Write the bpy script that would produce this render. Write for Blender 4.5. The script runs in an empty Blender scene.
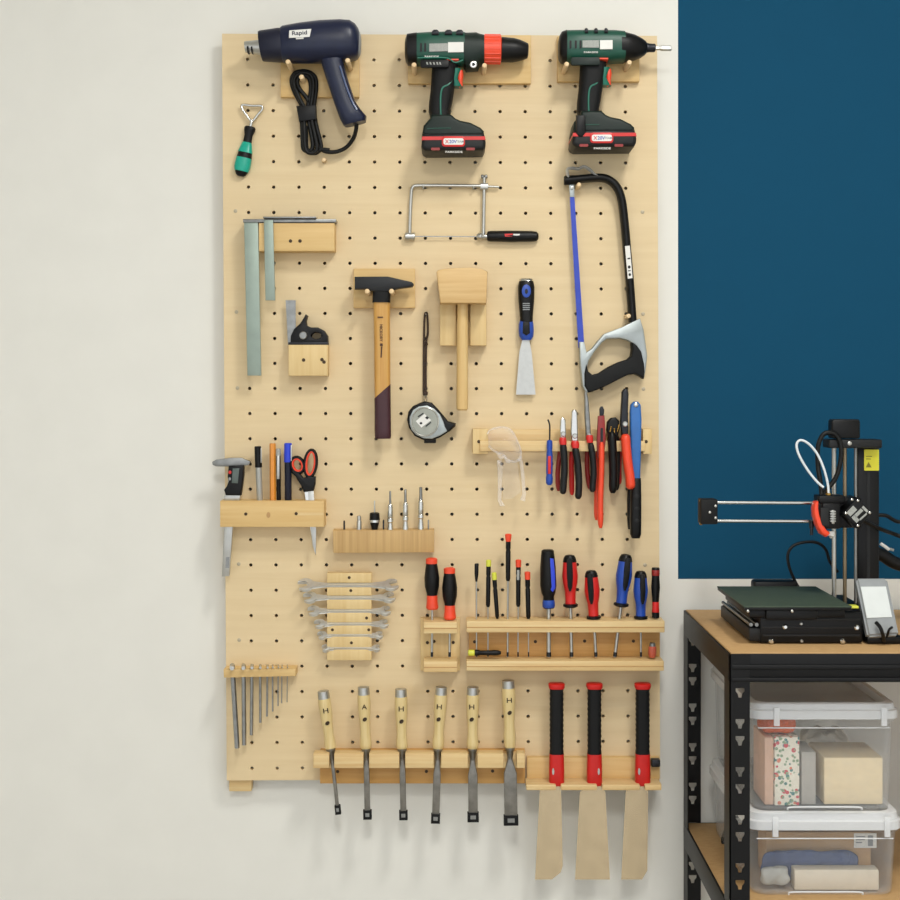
import bpy, bmesh, math, random
from mathutils import Vector
random.seed(7)
# ------------------------------------------------------------------ camera frame
F, D, CZ, HX, HY = 1406.25, 2.25, 1.30, 450.0, 386.0   # focal (px of a 900 px frame), distance to the wall, eye height
def K(d): return (D - d*.001)/F                          # metres per photo pixel on the plane d mm in front of the wall
def P(px, py, d): return Vector(((px-HX)*K(d), -d*.001, CZ-(py-HY)*K(d)))
sc = bpy.context.scene
COL = sc.collection
# ------------------------------------------------------------------ materials
def lin(h):
    h = h.lstrip('#'); o = []
    for i in (0, 2, 4):
        c = int(h[i:i+2], 16)/255
        o.append(c/12.92 if c <= .04045 else ((c+.055)/1.055)**2.4)
    return (*o, 1)
def newmat(name):
    m = bpy.data.materials.new(name); m.use_nodes = True
    nt = m.node_tree; b = nt.nodes['Principled BSDF']
    return m, nt, b
def mul(c, k): return (min(1, c[0]*k), min(1, c[1]*k), min(1, c[2]*k), 1)
def M(name, hexc, rough=.5, metal=0, var=.06, scale=60, coat=0, bump=0, spec=.5):
    m, nt, b = newmat(name); c = lin(hexc)
    tc = nt.nodes.new('ShaderNodeTexCoord'); n = nt.nodes.new('ShaderNodeTexNoise'); r = nt.nodes.new('ShaderNodeValToRGB')
    n.inputs['Scale'].default_value = scale; n.inputs['Detail'].default_value = 3
    r.color_ramp.elements[0].color = mul(c, 1-var); r.color_ramp.elements[1].color = mul(c, 1+var)
    r.color_ramp.elements[0].position = .35; r.color_ramp.elements[1].position = .65
    L = nt.links.new
    L(tc.outputs['Object'], n.inputs['Vector']); L(n.outputs['Fac'], r.inputs['Fac']); L(r.outputs['Color'], b.inputs['Base Color'])
    b.inputs['Roughness'].default_value = rough; b.inputs['Metallic'].default_value = metal
    b.inputs['Coat Weight'].default_value = coat; b.inputs['Specular IOR Level'].default_value = spec
    if bump:
        bp = nt.nodes.new('ShaderNodeBump'); bp.inputs['Strength'].default_value = bump; bp.inputs['Distance'].default_value = .001
        L(n.outputs['Fac'], bp.inputs['Height']); L(bp.outputs['Normal'], b.inputs['Normal'])
    return m
def WOOD(name, h1, h2, axis='x', fine=160, stretch=.05, rough=.55, mid=.5, h3=None):
    """grain along the axis: noise squeezed along it, plus a slow board-to-board tone"""
    m, nt, b = newmat(name); L = nt.links.new
    tc = nt.nodes.new('ShaderNodeTexCoord'); mp = nt.nodes.new('ShaderNodeMapping')
    s = [fine]*3; s['xyz'.index(axis)] = fine*stretch
    mp.inputs['Scale'].default_value = s
    n = nt.nodes.new('ShaderNodeTexNoise'); n.inputs['Scale'].default_value = 1; n.inputs['Detail'].default_value = 4; n.inputs['Roughness'].default_value = .6
    r = nt.nodes.new('ShaderNodeValToRGB')
    r.color_ramp.elements[0].color = lin(h2); r.color_ramp.elements[0].position = mid-.22
    r.color_ramp.elements[1].color = lin(h1); r.color_ramp.elements[1].position = mid+.16
    n2 = nt.nodes.new('ShaderNodeTexNoise'); n2.inputs['Scale'].default_value = 9; n2.inputs['Detail'].default_value = 2
    mx = nt.nodes.new('ShaderNodeMixRGB'); mx.blend_type = 'MIX'
    mr = nt.nodes.new('ShaderNodeMapRange'); mr.inputs['From Min'].default_value = .4; mr.inputs['From Max'].default_value = .75; mr.inputs['To Max'].default_value = .55
    L(tc.outputs['Object'], mp.inputs['Vector']); L(mp.outputs['Vector'], n.inputs['Vector']); L(tc.outputs['Object'], n2.inputs['Vector'])
    L(n.outputs['Fac'], r.inputs['Fac']); L(n2.outputs['Fac'], mr.inputs['Value']); L(mr.outputs['Result'], mx.inputs['Fac'])
    L(r.outputs['Color'], mx.inputs['Color1']); mx.inputs['Color2'].default_value = lin(h3 or h1)
    L(mx.outputs['Color'], b.inputs['Base Color']); b.inputs['Roughness'].default_value = rough
    bp = nt.nodes.new('ShaderNodeBump'); bp.inputs['Strength'].default_value = .12; bp.inputs['Distance'].default_value = .0006
    L(n.outputs['Fac'], bp.inputs['Height']); L(bp.outputs['Normal'], b.inputs['Normal'])
    return m
def CLEAR(name, hexc, alpha, rough=.12, edge=.5):
    """clear plastic: see-through, denser where it turns edge-on"""
    m, nt, b = newmat(name); L = nt.links.new
    b.inputs['Base Color'].default_value = lin(hexc); b.inputs['Roughness'].default_value = rough
    tr = nt.nodes.new('ShaderNodeBsdfTransparent'); mx = nt.nodes.new('ShaderNodeMixShader')
    lw = nt.nodes.new('ShaderNodeLayerWeight'); lw.inputs['Blend'].default_value = .35
    n = nt.nodes.new('ShaderNodeTexNoise'); n.inputs['Scale'].default_value = 25
    ma = nt.nodes.new('ShaderNodeMath'); ma.operation = 'MULTIPLY_ADD'; ma.inputs[1].default_value = edge; ma.inputs[2].default_value = alpha
    mb_ = nt.nodes.new('ShaderNodeMath'); mb_.operation = 'MULTIPLY_ADD'; mb_.inputs[1].default_value = .08; mb_.use_clamp = True
    L(lw.outputs['Facing'], ma.inputs[0]); L(n.outputs['Fac'], mb_.inputs[0]); L(ma.outputs[0], mb_.inputs[2])
    L(mb_.outputs[0], mx.inputs['Fac']); L(tr.outputs[0], mx.inputs[1]); L(b.outputs[0], mx.inputs[2])
    L(mx.outputs[0], nt.nodes['Material Output'].inputs['Surface'])
    return m
def FLORAL(name):
    m, nt, b = newmat(name); L = nt.links.new
    tc = nt.nodes.new('ShaderNodeTexCoord')
    last = None; base = lin('#ece6d6')
    for sc_, thr, col in ((120, .32, '#5b8a86'), (95, .30, '#d3565f'), (150, .32, '#93a98a'), (75, .2, '#e08a70')):
        v = nt.nodes.new('ShaderNodeTexVoronoi'); v.inputs['Scale'].default_value = sc_
        mp = nt.nodes.new('ShaderNodeMapping'); mp.inputs['Location'].default_value = (sc_*.37, sc_*.11, sc_*.53)
        g = nt.nodes.new('ShaderNodeMath'); g.operation = 'LESS_THAN'; g.inputs[1].default_value = thr
        mx = nt.nodes.new('ShaderNodeMixRGB'); mx.inputs['Color2'].default_value = lin(col)
        L(tc.outputs['Object'], mp.inputs['Vector']); L(mp.outputs['Vector'], v.inputs['Vector']); L(v.outputs['Distance'], g.inputs[0]); L(g.outputs[0], mx.inputs['Fac'])
        if last is None: mx.inputs['Color1'].default_value = base
        else: L(last, mx.inputs['Color1'])
        last = mx.outputs['Color']
    L(last, b.inputs['Base Color']); b.inputs['Roughness'].default_value = .5
    return m

BOARD = WOOD('birch board', '#e3cda4', '#dbc398', 'x', 90, .045, .6, h3='#dfc89e')
PLATE = WOOD('pine plate', '#dfbf85', '#d2ab6c', 'x', 110, .05, .55, h3='#dab87a')
PLATEV = WOOD('pine plate upright grain', '#e2c892', '#d6b67c', 'z', 110, .05, .55, h3='#dec088')
RAIL = WOOD('pine rail', '#e4ca96', '#d5b077', 'x', 170, .03, .55, h3='#e0c28a')
BAMBOO = WOOD('striped block', '#cfac74', '#b18b55', 'z', 190, .02, .5, h3='#c6a269')
BOUNCEW = WOOD('pine with bounce tint', '#d4a664', '#c08c48', 'x', 120, .04, .5, h3='#cc9c58')  # orange paints the warm light bounced onto the recessed back plates
DOWEL = WOOD('beech dowel', '#ecd0a4', '#dfbd8c', 'y', 200, .05, .5)
BEECHV = WOOD('beech handle', '#e0c288', '#d1ab6b', 'z', 170, .03, .45, h3='#dab679')
MALLETW = WOOD('beech head', '#dbb981', '#cda66b', 'x', 130, .06, .5, h3='#d5b077')
HICK = WOOD('hickory handle', '#d3a65a', '#bd853c', 'z', 210, .02, .35, h3='#cc9a4c')
CHISW = WOOD('ash chisel handle', '#e2cd98', '#d4ba7e', 'z', 190, .03, .35, h3='#dcc58c')
MDF = WOOD('fibreboard', '#c6a271', '#b58e5c', 'x', 240, .3, .7, h3='#c09a68')
KRAFT = WOOD('cardboard', '#c29e72', '#b28c60', 'x', 90, .1, .8)
TANBOX = WOOD('pale card', '#f2dfba', '#ead4ac', 'x', 60, .2, .7)
BLACK = M('black plastic', '#070708', .42, var=.1, spec=.28)
RUBBER = M('black rubber', '#0d0e0f', .6, var=.12, bump=.1, scale=300, spec=.28)
CHAR = M('charcoal plastic', '#151617', .5, var=.1, spec=.35)
NAVY = M('navy plastic', '#141c37', .35, var=.08, spec=.4)
NAVYD = M('dark navy plastic', '#10142a', .45, var=.08, spec=.4)
GREEN = M('green plastic', '#094a3a', .42, var=.08)
TEALG = M('teal green plastic', '#0b6b57', .4, var=.08)
GREEND = M('dark green plastic', '#0b1d17', .5, var=.1, spec=.35)
TEAL = M('teal plastic', '#0fa48c', .32, var=.06)
RED = M('red plastic', '#d2231f', .38, var=.05)
REDO = M('orange red plastic', '#ee4a2a', .36, var=.05)
SAWRED = M('saw grip red', '#c91712', .45, var=.05)
DRED = M('dark red plastic', '#8e1f1c', .4, var=.08)
BLUE = M('blue plastic', '#1f49a8', .36, var=.07)
BRBLUE = M('bright blue plastic', '#2340d0', .35, var=.05)
PBLUE = M('cutter blue', '#2f6cb4', .4, var=.06)
BLADEBLUE = M('blue saw blade', '#3147b0', .4, .2, var=.06)
YELLOW = M('yellow plastic', '#d8da4a', .4, var=.05)
STICKER = M('yellow sticker', '#ece437', .5, var=.03)
STEEL = M('brushed steel', '#bdbdb8', .34, .9, var=.04, scale=120)
CHROME = M('chrome', '#d4d4d0', .16, 1, var=.04)
ALU = M('grey aluminium', '#a9b0b0', .42, .75, var=.06)
GREYSTEEL = M('grey steel', '#8f908e', .38, .9, var=.12, scale=90)
BLADE = M('square blade', '#97a59b', .5, .55, var=.05, scale=40)
SAWBLADE = M('saw blade with reflection tint', '#d8c6a6', .24, .85, var=.05, scale=40)  # tan colour stands in for wood reflected in the steel
CHISEL = M('chisel steel', '#8c8a85', .36, .9, var=.14, scale=80)
DARKSTEEL = M('dark steel', '#35363a', .42, .8, var=.12)
HAMMERM = M('black forged steel', '#1d1f22', .5, .3, var=.1, bump=.1)
BURGUNDY = M('burgundy grip', '#3d1a22', .5, var=.08)
BRASS = M('brass', '#b8924a', .3, 1, var=.06)
CORDM = M('black cable', '#0c0d0d', .5, var=.1, spec=.3)
BROWNCORD = M('dark brown lanyard', '#3a2a20', .7, var=.15, scale=400)
WHITE = M('white label', '#e6e5e0', .5, var=.02)
GREYLAB = M('grey label', '#9fa19c', .5, var=.1, scale=500)
GREYP = M('grey plastic', '#8d9193', .45, var=.05)
SCREENM = M('blank screen film', '#d6dbda', .3, var=.02)
INK = M('black ink', '#15171b', .6, var=.05)
BURN = M('burnt stamp', '#33230f', .7, var=.1)
BROWNINK = M('brown lettering', '#4a2c12', .6, var=.1)
LCD = M('grey display', '#54605c', .25, var=.05)
PTFE = M('white tube', '#dfe6ea', .35, var=.02)
BEDM = M('green print sheet', '#3c4a3c', .6, var=.08, scale=200)
PANELBLK = M('black powder coat', '#060607', .45, var=.12, bump=.08, scale=200, spec=.28)
ORANGEP = M('pencil orange', '#d88a2c', .4, var=.06)
SILVERP = M('silver pen', '#b4b5b0', .35, .4, var=.04)
SCRGREY = M('filled screw head', '#b7ab93', .5, .3, var=.08)
HOLEDARK = M('dark screw', '#43311c', .6, .2, var=.1)
RIMM = CLEAR('clear goggle rim', '#fbf8f8', .12, .05, .4)
CLEARM = CLEAR('clear goggles', '#f6f2f3', .02, .05, .28)
BOXM = CLEAR('clear box plastic', '#e6eaee', .0, .12, .28)
LIDM = CLEAR('clear lid plastic', '#f8fafc', .45, .2, .45)
FLOR = FLORAL('floral print')
PEACH = M('peach card', '#e0b9a0', .6, var=.05)
TERRA = M('terracotta mesh', '#d4663a', .7, var=.25, scale=500)
BAGM = M('crumpled grey bag', '#d2cbbb', .5, var=.15, scale=60, bump=.6)
DENIM = M('blue cloth', '#46567e', .8, var=.12, scale=120)
GREYBOX = M('light grey card', '#b3aea6', .6, var=.06)
CREAM = M('cream card', '#ddd3c0', .6, var=.03)

# ------------------------------------------------------------------ mesh builder (world coordinates)
class MB:
    def __init__(self): self.bm = bmesh.new()
    def add(self, other):
        me = bpy.data.meshes.new('tmp'); other.to_mesh(me); self.bm.from_mesh(me); bpy.data.meshes.remove(me); other.free()
        return self
    def box(self, x0, x1, y0, y1, z0, z1, bev=0, seg=2):
        b = bmesh.new(); bmesh.ops.create_cube(b, size=1)
        for v in b.verts: v.co = Vector(((x0+x1)/2+v.co.x*(x1-x0), (y0+y1)/2+v.co.y*(y1-y0), (z0+z1)/2+v.co.z*(z1-z0)))
        if bev: bmesh.ops.bevel(b, geom=b.edges[:], offset=bev, segments=seg, profile=.5, affect='EDGES', clamp_overlap=True)
        return self.add(b)
    def pbox(self, px0, py0, px1, py1, d0, d1, bev=.001, seg=2):
        a = P(px0, py0, d1); c = P(px1, py1, d1)
        return self.box(min(a.x, c.x), max(a.x, c.x), -d1*.001, -d0*.001, min(a.z, c.z), max(a.z, c.z), bev, seg)
    def prism(self, pts, d0, d1, holes=(), bev=0, seg=2, ref=None, back=False):
        """outline in photo pixels on the plane ref (default its front), from d0 out to d1 mm"""
        b = bmesh.new(); ref = d1 if ref is None else ref
        fr, loops = [], []
        for lp in [pts, *holes]:
            vs = []
            for p in lp:
                w = P(p[0], p[1], ref); vs.append(b.verts.new((w.x, -d1*.001, w.z)))
            loops.append(vs)
        if holes:
            es = [b.edges.new((l[i], l[(i+1) % len(l)])) for l in loops for i in range(len(l))]
            bmesh.ops.triangle_fill(b, use_beauty=True, use_dissolve=False, edges=es)
        else: b.faces.new(loops[0])
        fs = b.faces[:]; bl = []
        mp = {}
        for l in loops:
            for v in l: mp[v] = b.verts.new((v.co.x, -d0*.001, v.co.z))
        for f in fs: b.faces.new([mp[v] for v in reversed(f.verts)])
        fe = []
        for l in loops:
            for i in range(len(l)):
                p, q = l[i], l[(i+1) % len(l)]
                b.faces.new((p, q, mp[q], mp[p])); fe.append(b.edges.get((p, q)))
                if back: fe.append(b.edges.get((mp[p], mp[q])))
        bmesh.ops.recalc_face_normals(b, faces=b.faces[:])
        if bev: bmesh.ops.bevel(b, geom=[e for e in fe if e], offset=bev, segments=seg, profile=.5, affect='EDGES', clamp_overlap=True)
        return self.add(b)
    def rings(self, rings, closed=False, cap=True):
        b = self.bm; vr = [[b.verts.new(p) for p in r] for r in rings]; n = len(vr[0])
        for i in range(len(vr) - (0 if closed else 1)):
            r, s = vr[i], vr[(i+1) % len(vr)]
            for j in range(n): b.faces.new((r[j], r[(j+1) % n], s[(j+1) % n], s[j]))
        if cap and not closed:
            b.faces.new(list(reversed(vr[0]))); b.faces.new(vr[-1])
        return self
    def lathe(self, p0, p1, prof, seg=16, fy=1, n=2, scale=1):
        """prof: (distance along p0->p1, radius), both times scale; fy flattens the depth"""
        a = (p1-p0).normalized(); Y = Vector((0, -1, 0))
        if abs(a.dot(Y)) > .9: u = Vector((1, 0, 0)); u = (u-a*u.dot(a)).normalized(); v = a.cross(u)
        else: v = (Y-a*Y.dot(a)).normalized(); u = a.cross(v)
        R = []
        for t, r in prof:
            c = p0+a*(t*scale); r = max(r*scale, 1e-5); ring = []
            for k in range(seg):
                th = 2*math.pi*k/seg; cs, sn = math.cos(th), math.sin(th)
                cs = math.copysign(abs(cs)**(2/n), cs); sn = math.copysign(abs(sn)**(2/n), sn)
                ring.append(c+u*(r*cs)+v*(r*sn*fy))
            R.append(ring)
        return self.rings(R)
    def pl(self, a, b, d, prof, seg=16, fy=1, n=2, d2=None):
        """lathe between two photo points; profile in pixels along that axis"""
        return self.lathe(P(*a, d), P(*b, d if d2 is None else d2), prof, seg, fy, n, K(d))
    def silh(self, secs, d, n=2.5, seg=20):
        """loft: each section is the two silhouette pixels it spans, and its half depth in mm (and a depth shift)"""
        R = []
        for s in secs:
            A, B = P(s[0], s[1], d), P(s[2], s[3], d); c = (A+B)/2; u = (A-B)/2; hd = s[4]*.001
            if len(s) > 5: c.y -= s[5]*.001
            ring = []
            for k in range(seg):
                th = 2*math.pi*k/seg; cs, sn = math.cos(th), math.sin(th)
                cs = math.copysign(abs(cs)**(2/n), cs); sn = math.copysign(abs(sn)**(2/n), sn)
                ring.append(c+u*cs+Vector((0, -hd*sn, 0)))
            R.append(ring)
        return self.rings(R)
    def tube(self, pts, r, seg=10, closed=False, flat=None):
        pts = [Vector(p) for p in pts]; n = len(pts); R = []; up = Vector((0, -1, 0))
        for i, p in enumerate(pts):
            q0 = pts[(i-1) % n] if closed or i else pts[0]; q1 = pts[(i+1) % n] if closed or i < n-1 else pts[-1]
            t = (q1-q0).normalized()
            v = up-t*up.dot(t)
            if v.length < .15: v = Vector((0, 0, 1))-t*t.z
            v.normalize(); u = t.cross(v); rr = r[i] if isinstance(r, (list, tuple)) else r
            fl = flat or (1, 1)
            R.append([p+u*(rr*fl[0]*math.cos(2*math.pi*k/seg))+v*(rr*fl[1]*math.sin(2*math.pi*k/seg)) for k in range(seg)])
        return self.rings(R, closed)
    def ptube(self, pts, d, rpx, seg=10, closed=False, n=6, flat=None):
        """tube through photo points (px, py[, own d]) with a smooth curve between them"""
        w = [P(p[0], p[1], p[2] if len(p) > 2 else d) for p in pts]
        return self.tube(spline(w, n, closed), rpx*K(d), seg, closed, flat)
    def ball(self, c, r, sy=1, sz=1, seg=14):
        b = bmesh.new(); bmesh.ops.create_uvsphere(b, u_segments=seg, v_segments=max(6, seg//2), radius=1)
        for v in b.verts: v.co = Vector((c[0]+v.co.x*r, c[1]+v.co.y*r*sy, c[2]+v.co.z*r*sz))
        return self.add(b)
    def mesh(self, name, org, mat, ang=38):
        bmesh.ops.recalc_face_normals(self.bm, faces=self.bm.faces[:])
        for v in self.bm.verts: v.co -= org
        me = bpy.data.meshes.new(name); self.bm.to_mesh(me); self.bm.free()
        for p in me.polygons: p.use_smooth = True
        me.set_sharp_from_angle(angle=math.radians(ang))
        if mat: me.materials.append(mat)
        return me
def spline(w, n=6, closed=False):
    if len(w) < 3: return w
    o = []; m = len(w)
    for i in range(m if closed else m-1):
        g = lambda j: w[j % m] if closed else w[max(0, min(m-1, j))]
        a, b, c, e = g(i-1), g(i), g(i+1), g(i+2)
        for k in range(n):
            t = k/n
            o.append(.5*((2*b)+(c-a)*t+(2*a-5*b+4*c-e)*t*t+(3*b-a-3*c+e)*t**3))
    if not closed: o.append(w[-1])
    return o
def peg(mb, px, py, d0, d1, rpx=2.5):
    p = P(px, py, d0); r = rpx*K(d0); q = Vector((p.x, -d1*.001, p.z))
    L = (p-q).length
    return mb.lathe(p, q, [(0, r), (L-.002, r), (L-.0006, r*.82), (L, r*.4)], 14)
# ------------------------------------------------------------------ things and parts
class T:
    def __init__(s, name, label, cat, org, group=None):
        s.o = bpy.data.objects.new(name, None); COL.objects.link(s.o); s.org = Vector(org)
        s.o.location = s.org; s.o.empty_display_size = .02
        tag(s.o, label, cat, group)
    def part(s, name, mb, mat, parent=None, label=None):
        o = bpy.data.objects.new(name, mb.mesh(name, s.org, mat)); COL.objects.link(o)
        o.parent = parent or s.o
        if label: o['label'] = label
        return o
    def text(s, body, px, py, hpx, d, mat, parent=None, rot=0, name='lettering', wpx=None):
        me = textmesh(body, px, py, hpx, d, rot, wpx)
        for v in me.vertices: v.co -= s.org
        me.materials.append(mat)
        o = bpy.data.objects.new(name, me); COL.objects.link(o); o.parent = parent or s.o
        return o
def tag(o, label, cat, group=None):
    o['label'] = label; o['category'] = cat
    if group: o['group'] = group
def one(name, label, cat, mb, mat, org, group=None):
    o = bpy.data.objects.new(name, mb.mesh(name, Vector(org), mat)); COL.objects.link(o); o.location = org
    tag(o, label, cat, group); return o
def struct(name, mb, mats, org=(0, 0, 0)):
    o = bpy.data.objects.new(name, mb.mesh(name, Vector(org), None)); COL.objects.link(o); o.location = org; o['kind'] = 'structure'
    for m in (mats if isinstance(mats, list) else [mats]): o.data.materials.append(m)
    return o
def textmesh(body, px, py, hpx, d, rot=0, wpx=None):
    cu = bpy.data.curves.new('lettering', 'FONT'); cu.body = body; cu.size = 1; cu.extrude = .02; cu.offset = .012; cu.align_x = 'CENTER'; cu.align_y = 'CENTER'; cu.resolution_u = 3
    ob = bpy.data.objects.new('lettering_tmp', cu); COL.objects.link(ob)
    bpy.context.view_layer.update()
    me = bpy.data.meshes.new_from_object(ob.evaluated_get(bpy.context.evaluated_depsgraph_get()))
    bpy.data.objects.remove(ob); bpy.data.curves.remove(cu)
    xs = [v.co.x for v in me.vertices]; ys = [v.co.y for v in me.vertices]
    w, h = max(xs)-min(xs), max(ys)-min(ys); cx, cy = (max(xs)+min(xs))/2, (max(ys)+min(ys))/2
    k = K(d); sy = hpx*k/h; sx = (wpx*k/w) if wpx else sy
    c = P(px, py, d); ca, sa = math.cos(rot), math.sin(rot)
    for v in me.vertices:
        x, y, z = (v.co.x-cx)*sx, (v.co.y-cy)*sy, v.co.z
        v.co = Vector((c.x+x*ca-y*sa, c.y-z*.008, c.z+x*sa+y*ca))
    return me
def rrect(x0, y0, x1, y1, r, n=4):
    o = []
    for cx, cy, a in ((x1-r, y0+r, -90), (x1-r, y1-r, 0), (x0+r, y1-r, 90), (x0+r, y0+r, 180)):
        for k in range(n+1):
            t = math.radians(a+90*k/n); o.append((cx+r*math.cos(t), cy+r*math.sin(t)))
    return o
def ell(cx, cy, rx, ry=None, n=24, a0=0, a1=360, rot=0):
    ry = rx if ry is None else ry; o = []; c, s = math.cos(rot), math.sin(rot)
    m = n if a1-a0 == 360 else n+1
    for k in range(m):
        t = math.radians(a0+(a1-a0)*k/n); x, y = rx*math.cos(t), ry*math.sin(t)
        o.append((cx+x*c-y*s, cy+x*s+y*c))
    return o
B = 30.0          # board front, mm from the wall
BT = 29.7         # just touching it
# ------------------------------------------------------------------ the room
XW, ZC, YF = 2.3, 2.62, -3.9
def WALLMAT(name, hexc, rough=.7):
    m = M(name, hexc, rough, var=.012, scale=14, bump=.06); return m
PAINT = WALLMAT('white wall paint', '#e6e5de', .8); PAINTB = WALLMAT('blue wall paint', '#0e4866', .9); PAINTB.node_tree.nodes['Principled BSDF'].inputs['Specular IOR Level'].default_value = .2
bm = MB(); b = bm.bm
xb, zb = P(678, 0, 0).x, P(0, 579, 0).z
def q(x0, x1, z0, z1, mi):
    f = b.faces.new([b.verts.new((x0, 0, z0)), b.verts.new((x1, 0, z0)), b.verts.new((x1, 0, z1)), b.verts.new((x0, 0, z1))]); f.material_index = mi
q(-XW, xb, 0, ZC, 0); q(xb, XW, 0, zb, 0); q(xb, XW, zb, ZC, 1)
struct('wall_back', bm, [PAINT, PAINTB])
struct('wall_left', MB().box(-XW-.1, -XW, YF, 0, 0, ZC), PAINT)
struct('wall_right', MB().box(XW, XW+.1, YF, 0, 0, ZC), PAINT)
struct('floor', MB().box(-XW, XW, YF, .02, -.1, 0), M('grey floor', '#b5afa4', .5, var=.05, scale=8))
struct('ceiling', MB().box(-XW, XW, YF, .02, ZC, ZC+.1), WALLMAT('ceiling paint', '#f0eee8'))
struct('baseboard_back', MB().box(-XW, XW, -.014, 0, 0, .07, .003), M('white trim', '#e6e4de', .5))

def lamp(x, y, sx, sy, power, label, col=(1, .985, .94)):
    t = T('ceiling_light', label, 'ceiling light', (x, y, ZC), 'ceiling lights')
    t.part('housing', MB().box(x-sx/2-.02, x+sx/2+.02, y-sy/2-.02, y+sy/2+.02, ZC-.05, ZC, .004), M('lamp housing', '#dddddd', .4))
    m, nt, bs = newmat('lamp diffuser'); bs.inputs['Base Color'].default_value = (.9, .9, .9, 1)
    bs.inputs['Emission Color'].default_value = (*col, 1); bs.inputs['Emission Strength'].default_value = 3
    t.part('diffuser', MB().box(x-sx/2, x+sx/2, y-sy/2, y+sy/2, ZC-.056, ZC-.05), m)
    ld = bpy.data.lights.new('ceiling_lamp', 'AREA'); ld.shape = 'RECTANGLE'; ld.size = sx; ld.size_y = sy; ld.energy = power; ld.color = col
    lo = bpy.data.objects.new('ceiling_lamp', ld); COL.objects.link(lo); lo.location = (x, y, ZC-.06)
lamp(.5, -1.2, .25, .4, 18, 'white rectangular ceiling light nearest the tool wall')
lamp(.0, -2.6, .3, .6, 30, 'larger white ceiling light further from the tool wall')
w = bpy.data.worlds.new('daylight'); sc.world = w; w.use_nodes = True
w.node_tree.nodes['Background'].inputs['Color'].default_value = (.93, .96, 1, 1); w.node_tree.nodes['Background'].inputs['Strength'].default_value = 1.4

# ------------------------------------------------------------------ pegboard
def G(u, v):   # hole lattice -> photo pixel
    s, t = u/15, v/28
    x = (247.6+(625.2-247.6)*s)*(1-t)+(252+(628.3-252)*s)*t
    y = (59.2+(61-59.2)*s)*(1-t)+(768+(766.6-768)*s)*t
    w_ = math.sin(2*math.pi*v/27)
    return x+.6*math.sin(math.pi*min(1, max(0, s))), y+(1.3 if w_ > 0 else .45)*w_
tb = T('pegboard', 'large pale birch pegboard screwed to the white wall, full of tools', 'pegboard', P(440, 780, 0))
bm = MB(); b = bm.bm
ul = [-1.01]+[i-.5 for i in range(17)]+[16.27]; vl = [-1.0]+[j-.5 for j in range(29)]+[28.47]
gv = {}
for i, u in enumerate(ul):
    for j, v in enumerate(vl):
        w3 = P(*G(u, v), B); gv[i, j] = (b.verts.new(w3), b.verts.new((w3.x, -.021, w3.z)))
N = 12; rh = 1.75*K(B)
for i in range(len(ul)-1):
    for j in range(len(vl)-1):
        cs = [gv[i+1, j], gv[i+1, j+1], gv[i, j+1], gv[i, j]]     # right-top, right-bottom, left-bottom, left-top
        if 1 <= i <= 16 and 1 <= j <= 29:
            c = P(*G(i-1, j-1), B); hf, hb = [], []
            for k in range(N):
                th = math.pi/4-2*math.pi*k/N; x, z = c.x+rh*math.cos(th), c.z+rh*math.sin(th)
                hf.append(b.verts.new((x, -B*.001, z))); hb.append(b.verts.new((x, -.021, z)))
            for k in range(N): b.faces.new((hf[k], hf[(k+1) % N], hb[(k+1) % N], hb[k]))
            for lay, h, in ((0, hf), (1, hb)):
                for qd in range(4):
                    C0, C1 = cs[qd][lay], cs[(qd+1) % 4][lay]
                    for k in range(3):
                        k0 = qd*3+k
                        f = (C0, h[k0], h[(k0+1) % N]); b.faces.new(f if lay else f)
                    b.faces.new((C0, h[(qd*3+3) % N], C1))
        else:
            b.faces.new([x[0] for x in cs]); b.faces.new([x[1] for x in reversed(cs)])
I, J = len(ul)-1, len(vl)-1
for i in range(I):
    for j in (0, J): b.faces.new((gv[i, j][0], gv[i+1, j][0], gv[i+1, j][1], gv[i, j][1]))
for j in range(J):
    for i in (0, I): b.faces.new((gv[i, j][0], gv[i, j+1][0], gv[i, j+1][1], gv[i, j][1]))
tb.part('panel', bm, BOARD)
for x0, x1, y1 in ((229, 245, 779), (631.5, 648, 779)):
    bm = MB(); a, c = P(x0, 40, 21), P(x1, y1, 21); bm.box(a.x, c.x, -.021, -.0012, c.z, a.z, .001); tb.part('batten', bm, RAIL)
bm = MB(); a, c = P(229, 774, 21), P(251.5, 791.5, 21); bm.box(a.x, c.x, -.0205, -.0014, c.z, a.z, .001); tb.part('foot_block', bm, RAIL)
for x, y in ((235.5, 211), (236.5, 312), (237.5, 388), (238.3, 465), (238.7, 564), (239.2, 640), (642.5, 212), (643, 314), (643.5, 389), (645, 565)):
    bm = MB(); p = P(x, y, B); bm.lathe(p, p+Vector((0, -.001, 0)), [(-.0004, .003), (.0004, .003), (.0007, .0024)], 10); tb.part('screw', bm, SCRGREY)

# single dowels pushed into the board
for x, y, L, lab in ((626, 317, 62, 'small dowel peg carrying the hacksaw frame beside its grey guard'), (577, 188, 66, 'small dowel peg under the front end of the hacksaw frame'), (324.5, 161, 42, 'small dowel peg below the coiled black heat gun cable')):
    p = P(x, y, B); one('dowel_peg', lab, 'peg', peg(MB(), x, y, 28, L, 2.3), DOWEL, p, 'loose dowel pegs')

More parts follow.
